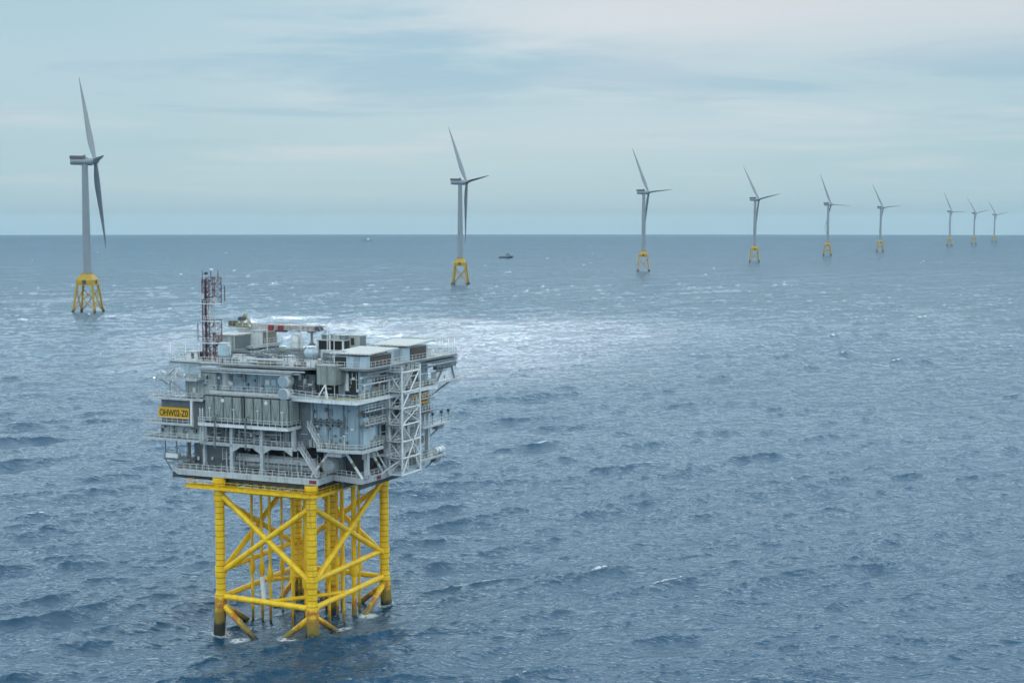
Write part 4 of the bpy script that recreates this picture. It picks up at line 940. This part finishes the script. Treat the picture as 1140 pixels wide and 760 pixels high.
simple('green_valve_skid', 'small lime green valve skid in the middle of the top deck', 'valve skid',
  [('frame', 'lime', [(14.4, 16.2, 15.0, 15.2, 46.0 + k * .6, 46.12 + k * .6) for k in range(3)] + [(14.4 + k * .8, 14.55 + k * .8, 15.0, 16.2, 45.95, 47.5) for k in range(3)]), ('pump', 'white', [lambda m: m.lathe(V(15.2, 15.9, 46.0), [(.4, 0), (.45, .8), (.2, 1.0)], 10)])], (15.3, 15.6, 45.9))

# lattice mast
def build_mast():
    t = Thing('lattice_mast', 'dark red and white lattice radio mast at the left end of the top deck', 'mast', 23.6, 5.2, 45.9)
    P0, P1, Q0, Q1 = 22.3, 24.7, 4.3, 6.5; 
    def lattice(p0, p1, q0, q1, z0, z1, step, r, mk):
        m = MB()
        cs = [(p0, q0), (p1, q0), (p1, q1), (p0, q1)]
        for p, q in cs: tb(m, (p, q, z0), (p, q, z1), r * 1.5, n=6)
        n = max(1, round((z1 - z0) / step))
        for k in range(n):
            a, b = z0 + (z1 - z0) * k / n, z0 + (z1 - z0) * (k + 1) / n
            for i in range(4):
                c, d = cs[i], cs[(i + 1) % 4]
                if k % 2: c, d = d, c
                tb(m, (*c, a), (*d, b), r, n=4); tb(m, (*c, b), (*d, b), r, n=4)
        return m
    t.part('trunk', lattice(24.3, 25.2, Q0, 5.2, 45.9, 60.4, 0.95, .055, 0), 'mast')
    t.part('cable_ladder', B(24.62, 24.85, 4.5, 4.6, 46, 60.2), 'dark')
    t.part('lower_frame', lattice(22.5, 24.3, Q0, 6.3, 45.9, 53.2, 1.25, .055, 0), 'mast')
    t.part('middle_frame', lattice(23.6, 24.3, Q0, 5.2, 53.2, 56.2, .8, .045, 0), 'rail')
    t.part('upper_frame', lattice(22.5, 24.3, Q0, 6.3, 56.2, 60.8, 1.15, .055, 0), 'mast')
    m = MB()
    for z in (49.0, 52.9, 56.0): bx(m, 22.3, 25.4, 4.1, 6.5, z, z + .1); rl(m, [(22.3, 4.1, z + .1), (25.4, 4.1, z + .1), (25.4, 6.5, z + .1)], h=.9, step=1, r=.03)
    t.part('platform', m, 'rail')
    m = MB()
    for p, q, z0, z1 in ((25.0, 4.2, 59.5, 62.0), (23.2, 4.3, 60, 62.3), (21.7, 4.3, 60, 62.0), (20.4, 4.4, 56.6, 59.4), (26.3, 4.4, 49.6, 52.6)): tb(m, (p, q, z0), (p, q, z1), .08, n=5)
    tb(m, (21.9, 4.4, 58.9), (20.4, 4.4, 58.9), .05, n=4); tb(m, (24.7, 4.4, 50.2), (26.3, 4.4, 50.2), .05, n=4)
    t.part('antenna', m, 'mast')
    for p, z in ((24.2, 61.3), (23.0, 61.9)):
        m = MB(); m.lathe(V(p, 4.2, z), [(.1, 0), (.32, .12), (.32, .4), (.1, .5)], 10); t.part('lamp', m, 'white' if p < 24 else 'dark')
    for z, p in ((56.9, 22.0), (57.4, 24.9), (51.6, 22.2)):
        m = MB(); m.lathe(V(p, 4.0, z), [(.12, 0), (.5, -.22), (.52, -.26)], 14, 'y'); t.part('dish', m, 'steel')
build_mast()

# crane at rest
def build_crane():
    t = Thing('deck_crane', 'yellow deck crane with its pale boom laid flat across the top deck', 'crane', 26.8, 19.5, 45.9)
    m = MB(); m.lathe(V(26.8, 19.5, 45.92), [(1.2, 0), (1.2, 4.6), (1.5, 4.8), (1.5, 5.0)], 18); t.part('pedestal', m, 'white')
    m = MB(); bx(m, 25.3, 29.6, 18.5, 20.5, 50.95, 51.15); bx(m, 25.6, 26.4, 18.4, 19.0, 51.15, 51.8); bx(m, 27.6, 28.5, 18.8, 19.6, 51.15, 51.6); rl(m, [(30.5, 18.3, 51.1), (24.6, 18.3, 51.1)], step=.9)
    for a, b in (((28.2, 19.4, 51.2), (26.8, 19.4, 53.4)), ((26.8, 19.4, 53.4), (25.2, 19.4, 51.2)), ((28.2, 20.2, 51.2), (26.8, 20.2, 53.4))): tb(m, a, b, .14, n=6)
    t.part('slewing_frame', m, 'yellow')
    m = MB(); bx(m, 29.0, 30.2, 18.9, 20.3, 51.0, 52.0); tb(m, (27.4, 18.6, 52.5), (27.4, 20.6, 52.5), .4, n=12); t.part('winch', m, 'dark')
    m = MB(); 
    for q in (18.9, 20.1):
        for z in (50.7, 51.5): tb(m, (25.2, q, z + .1), (10.2, q, z), .12, n=6)
    for k in range(14):
        p = 25 - k * 1.1
        for q in (18.9, 20.1): tb(m, (p, q, 50.7), (p - .55, q, 51.5), .07, n=4); tb(m, (p - .55, q, 51.5), (p - 1.1, q, 50.7), .07, n=4)
        tb(m, (p, 18.9, 51.5), (p - 1.1, 20.1, 51.5), .07, n=4)
    bx(m, 20.0, 10.2, 19.0, 20.0, 50.8, 51.35); t.part('boom', m, 'boomgrey')
    m = MB(); tb(m, (10.5, 18.8, 51.1), (10.5, 20.2, 51.1), .55, n=14); t.part('boom_head', m, 'dark')
    for p in (20.5, 18.3):
        m = MB(); bx(m, p - .5, p + .5, 18.6, 19.2, 50.6, 51.5); m.tube(V(p, 18.5, 51.0), V(p, 19.4, 51.0), .55, n=12); t.part('hook_block', m, 'red')
    m = MB(); bx(m, 17.4, 19.4, 18.5, 19.8, 50.3, 50.62); tb(m, (15.2, 19.5, 50.6), (11.6, 19.5, 50.6), .16); t.part('hook_cradle', m, 'dark')
    r_ = simple('boom_rest', 'slim grey post under the crane boom tip', 'boom rest', [('post', 'mid', [lambda m: tb(m, (12.0, 19.5, 45.9), (12.0, 19.5, 50.4), .22, n=8), (11.6, 12.4, 19.1, 19.9, 47.2, 48.3)]), ('saddle', 'mid', [(11.5, 12.5, 18.8, 20.2, 50.3, 50.58)])], (12.0, 19.5, 45.9))
build_crane()

# ---------------------------------------------------------------- wind turbines
def build_turbine():
    e = bpy.data.objects.new('wind_turbine', None); col.objects.link(e)
    S_, T_ = 9.3, 6.3                                         # half base, half top of the jacket
    for sx_ in (-1, 1):
        for sy_ in (-1, 1):
            m = MB(); a = (sx_ * (S_ + .6), sy_ * (S_ + .6), -5); b = (sx_ * T_, sy_ * T_, 22.5); m.tube(a, b, .85, .95, n=10); m.tube((sx_ * (S_ + .3), sy_ * (S_ + .3), -3), (sx_ * (S_ - .2), sy_ * (S_ - .2), 2.2), 1.15, n=10)
            m.build('leg', 'tjacket', e)
    def pt(i, z):
        c = [(-1, -1), (1, -1), (1, 1), (-1, 1)][i % 4]; f = (z + 1) / 23.5; h = S_ + (T_ - S_) * f; return (c[0] * h, c[1] * h, z)
    for i in range(4):
        m = MB(); m.tube(pt(i, 0.5), pt(i + 1, 19.0), .42, n=8); m.tube(pt(i + 1, 0.5), pt(i, 19.0), .42, n=8); m.build('bracing', 'tjacket', e)
    m = MB(); q = [(-7.3, -7.3), (7.3, -7.3), (7.3, 7.3), (-7.3, 7.3)]
    lv = [(7.1, 22.0), (6.9, 26.0), (4.4, 30.4), (3.9, 31.0)]
    vs = [(x * h, y * h, z) for h, z in lv for x, y in ((-1, -1), (1, -1), (1, 1), (-1, 1))]
    fs = [(0, 3, 2, 1), (12, 13, 14, 15)] + [(k * 4 + i, k * 4 + (i + 1) % 4, k * 4 + 4 + (i + 1) % 4, k * 4 + 4 + i) for k in range(3) for i in range(4)]
    m.add(vs, fs)
    for sx_ in (-1, 1):
        for sy_ in (-1, 1): m.tube((sx_ * 6.5, sy_ * 6.5, 20), (sx_ * 6.2, sy_ * 6.2, 26.5), 1.1, .9, n=8)
    tp = m.build('transition_piece', 'tjacket2', e)
    m = MB()
    for x, y in ((-7.42, 0), (7.42, 0), (0, -7.42), (0, 7.42)): m.box(x - (.1 if x else 1.5), x + (.1 if x else 1.5), y - (.1 if y else 1.5), y + (.1 if y else 1.5), 23.2, 26.4)
    m.build('doorway', 'dark', tp)
    m = MB(); m.rail([(-4, -4, 31), (4, -4, 31), (4, 4, 31), (-4, 4, 31), (-4, -4, 31)], h=1.2, step=2.4, r=.08); m.box(-9.4, -7.2, -2, 2.5, 26.4, 26.8); m.build('railing', 'tjacket2', tp)
    m = MB(); m.lathe((0, 0, 0), [(3.5, 29.5), (3.35, 32), (3.2, 55), (2.95, 80), (2.6, 105), (2.35, 118.8)], 28); tw = m.build('tower', 'tower', e)
    m = MB(); m.lathe((0, 0, 30.2), [(3.9, 0), (3.95, .5), (3.5, .9)], 28); m.build('flange', 'tjacket2', tw)
    # nacelle along +X of its own frame
    n_ = bpy.data.objects.new('nacelle', None)
    m = MB(); m.lathe((0, 0, 121.3), [(2.2, -11.2), (2.6, -10.9), (2.75, -8), (2.8, 2.5), (3.05, 3.2), (3.1, 5.6), (2.6, 6.2)], 24, 'x'); m.lathe((0, 0, 117.6), [(2.35, 0), (2.5, 1.8)], 24)
    na = m.build('nacelle', 'tower', e); na.rotation_euler.z = R(25.3)
    m = MB(); m.box(-11.6, -0.6, -2.6, 2.6, 123.7, 124.1)
    for y in (-2.6, 2.55): m.box(-11.6, -0.6, y, y + .06, 124.1, 125.9)
    m.box(-11.6, -11.5, -2.6, 2.6, 124.1, 125.9); m.box(-0.9, 0.6, -1.5, 1.5, 123.9, 126.7); m.build('hoist_platform', 'hoist', na)
    m = MB(); m.box(1.0, 2.2, -1, 1, 123.9, 124.9); m.tube((1.6, 0, 124.8), (1.6, 0, 126.6), .07, n=4); m.build('roof_hatch', 'tower', na)
    m = MB(); m.lathe((0, 0, 0), [(2.5, -1.9), (2.75, -1.0), (2.7, .8), (2.1, 2.2), (1.0, 3.2), (.1, 3.5)], 20, 'x')
    hb = m.build('hub', 'tower', e); hb.location = Vector((8.1 * math.cos(R(25.3)), 8.1 * math.sin(R(25.3)), 122.0)); hb.rotation_mode = 'XYZ'
    # one blade pointing up (+Z), rotor axis +X, chord mostly along the axis (feathered)
    st = []
    for s in [0, .02, .05, .09, .14, .2, .27, .36, .46, .57, .68, .79, .89, .96, 1.0]:
        z = 1.2 + 81 * s
        if s < .05: c, th = 3.1, 3.1
        else:
            u = min(1, (s - .05) / .17); c = 3.1 + (5.0 - 3.1) * math.sin(u * 1.5708) if s < .22 else 5.0 * (1 - (s - .22) / .78) ** .85 + .45
            th = max(3.1 * (1 - u) + 1.5 * u, 0) if s < .22 else 1.5 * (1 - (s - .22) / .78) + .08
        tw_ = R(72 - 14 * (s - 0.1)); pre = 0.8 * s * s
        st.append((z, c, th, tw_, pre))
    m = MB(); nn = 14; vs = []
    for z, c, th, a, pre in st:
        for i in range(nn):
            t = 6.28318 * i / nn; cxx = math.cos(t) * c / 2 + (c - 3.1) * .22 * (1 if c > 3.1 else 0); cy = math.sin(t) * th / 2 * (1 - .35 * math.cos(t))
            vs.append((pre + cxx * math.sin(a) * -1 + cy * math.cos(a), cxx * math.cos(a) + cy * math.sin(a), z))
    fs = [(k * nn + i, k * nn + (i + 1) % nn, (k + 1) * nn + (i + 1) % nn, (k + 1) * nn + i) for k in range(len(st) - 1) for i in range(nn)]
    m.add(vs, fs, True); m.add(vs, [tuple(range(nn))[::-1], tuple(range((len(st) - 1) * nn, len(st) * nn))])
    bl = m.build('blade', 'blade', hb)
    for k in (1, 2):
        c = bl.copy(); col.objects.link(c); c.parent = hb; c.rotation_euler = (R(120 * k), 0, 0)
    return e
MT['tjacket2'] = jacket_paint('yellow_turbine_paint', 1.0, -5.0, -8.0, False, 0.50)
T0 = build_turbine()
def tree(o, parent=None):
    c = o.copy(); col.objects.link(c); c.parent = parent
    for ch in [x for x in bpy.data.objects if x.parent == o]: tree(ch, c)
    return c
def pix(x, dist):                                             # bearing of a column of the photograph -> ground point at that range
    return Vector(((x - 570) / 1600 * dist, dist))
TURB = [(97.5, 1165, 32, 'largest wind turbine, alone at the far left on its yellow lattice jacket'),
        (512.5, 1722, 32, 'wind turbine towering just left of the dark workboat'),
        (716, 2235, 35, 'first wind turbine to the right of the dark workboat'),
        (839.5, 2830, 34, 'second wind turbine to the right of the dark workboat'),
        (920.5, 3460, 33, 'wind turbine fifth from the left, nearer of the pair before the wide gap'),
        (979, 4060, 34, 'wind turbine sixth from the left, just before the wide gap in the row'),
        (1056, 5150, 33, 'hazy wind turbine just after the wide gap, largest of the three tiny ones'),
        (1083, 5680, 35, 'hazy wind turbine in the middle of the three tiny ones at right'),
        (1105.5, 6380, 40, 'smallest and faintest wind turbine, last of the row at far right')]
for i, (px, D, ang, lab) in enumerate(TURB):
    o = T0 if i == 0 else tree(T0)
    g = pix(px, D); o.location = (g.x, g.y, drop(g.x, g.y)); o.rotation_euler.z = -R(5.3)
    tag(o, lab, 'wind turbine', 'wind turbines receding in a row')
    hb = [x for x in bpy.data.objects if x.parent == o and x.name.startswith('hub')][0]
    # axis: yaw 25.3 deg in the turbine's frame, tilted up by 6 deg; blade azimuth ang
    hb.rotation_mode = 'QUATERNION'
    q = (Matrix.Rotation(R(25.3), 4, 'Z') @ Matrix.Rotation(-R(7.5), 4, 'Y') @ Matrix.Rotation(-R(ang - 1.5 + (0, 3, -2, 4, -5, 1, -3, 5, -1)[i]), 4, 'X')).to_quaternion(); hb.rotation_quaternion = q

# ---------------------------------------------------------------- boats
def hull(m, L, Bm, dk, sheer, z0=-0.6):
    st = [(-.5, .82, 0), (-.3, 1, 0), (0, 1, 0), (.2, .96, .25), (.35, .7, .6), (.45, .35, .85), (.5, .04, 1)]
    vs = []
    for s, w, sh in st:
        h = dk + sheer * sh; x = s * L
        for y, z in ((-1, h), (-.86, z0), (.86, z0), (1, h)): vs.append((x - (1 - (z - z0) / (h - z0)) * sh * 2.5, y * w * Bm / 2, z))
    fs = [(k * 4 + i, k * 4 + i + 1, k * 4 + 5 + i, k * 4 + 4 + i) for k in range(len(st) - 1) for i in range(3)] + [(k * 4 + 3, k * 4, k * 4 + 4, k * 4 + 7) for k in range(len(st) - 1)]
    m.add(vs, fs); m.add(vs, [(0, 1, 2, 3), (27, 26, 25, 24)])
def boat(name, label, px, D, L, hullmat, house, tall):
    e = bpy.data.objects.new(name, None); col.objects.link(e); g = pix(px, D); e.location = (g.x, g.y, drop(g.x, g.y)); e.rotation_euler.z = R(6)
    tag(e, label, 'boat')
    m = MB(); hull(m, L, L * .27, 1.9, 3.0); m.build('hull', hullmat, e)
    m = MB(); m.box(-L * .06, L * .32, -L * .09, L * .09, 1.9, 6.0); d = m.build('deckhouse', house, e)
    m = MB(); m.box(L * .04, L * .22, -L * .08, L * .08, 6.0, 6.0 + tall * .5); m.box(L * .05, L * .2, -L * .06, L * .06, 6 + tall * .5, 6 + tall); m.build('wheelhouse', house, e)
    m = MB(); m.box(L * .2, L * .225, -L * .07, L * .07, 7.2, 8.6); m.build('window', 'black', d)
    m = MB(); m.tube((L * .1, 0, 6 + tall), (L * .1, 0, 11 + tall), .25, .12, n=6); m.tube((L * .1, -2, 9.5 + tall), (L * .1, 2, 9.5 + tall), .12, n=4); m.build('mast', house, e)
    m = MB(); m.box(-L * .03, L * .02, -3, -1.6, 6, 8.5); m.box(-L * .03, L * .02, 1.6, 3, 6, 8.5); m.build('funnel', hullmat, e)
    m = MB(); m.rail([(-L * .48, -L * .12, 1.95), (-L * .06, -L * .125, 1.95)], h=1.2, step=3, r=.09); m.rail([(-L * .48, L * .12, 1.95), (-L * .06, L * .125, 1.95)], h=1.2, step=3, r=.09); m.build('bulwark_rail', hullmat, e)
boat('workboat', 'dark workboat with low aft deck, right of the second turbine', 563.5, 3180, 33, 'hull', 'hull2', 4.5)
boat('white_ship', 'tiny pale ship with white wheelhouse near the horizon at left', 408.8, 7300, 56, 'hull', 'white', 7.0)
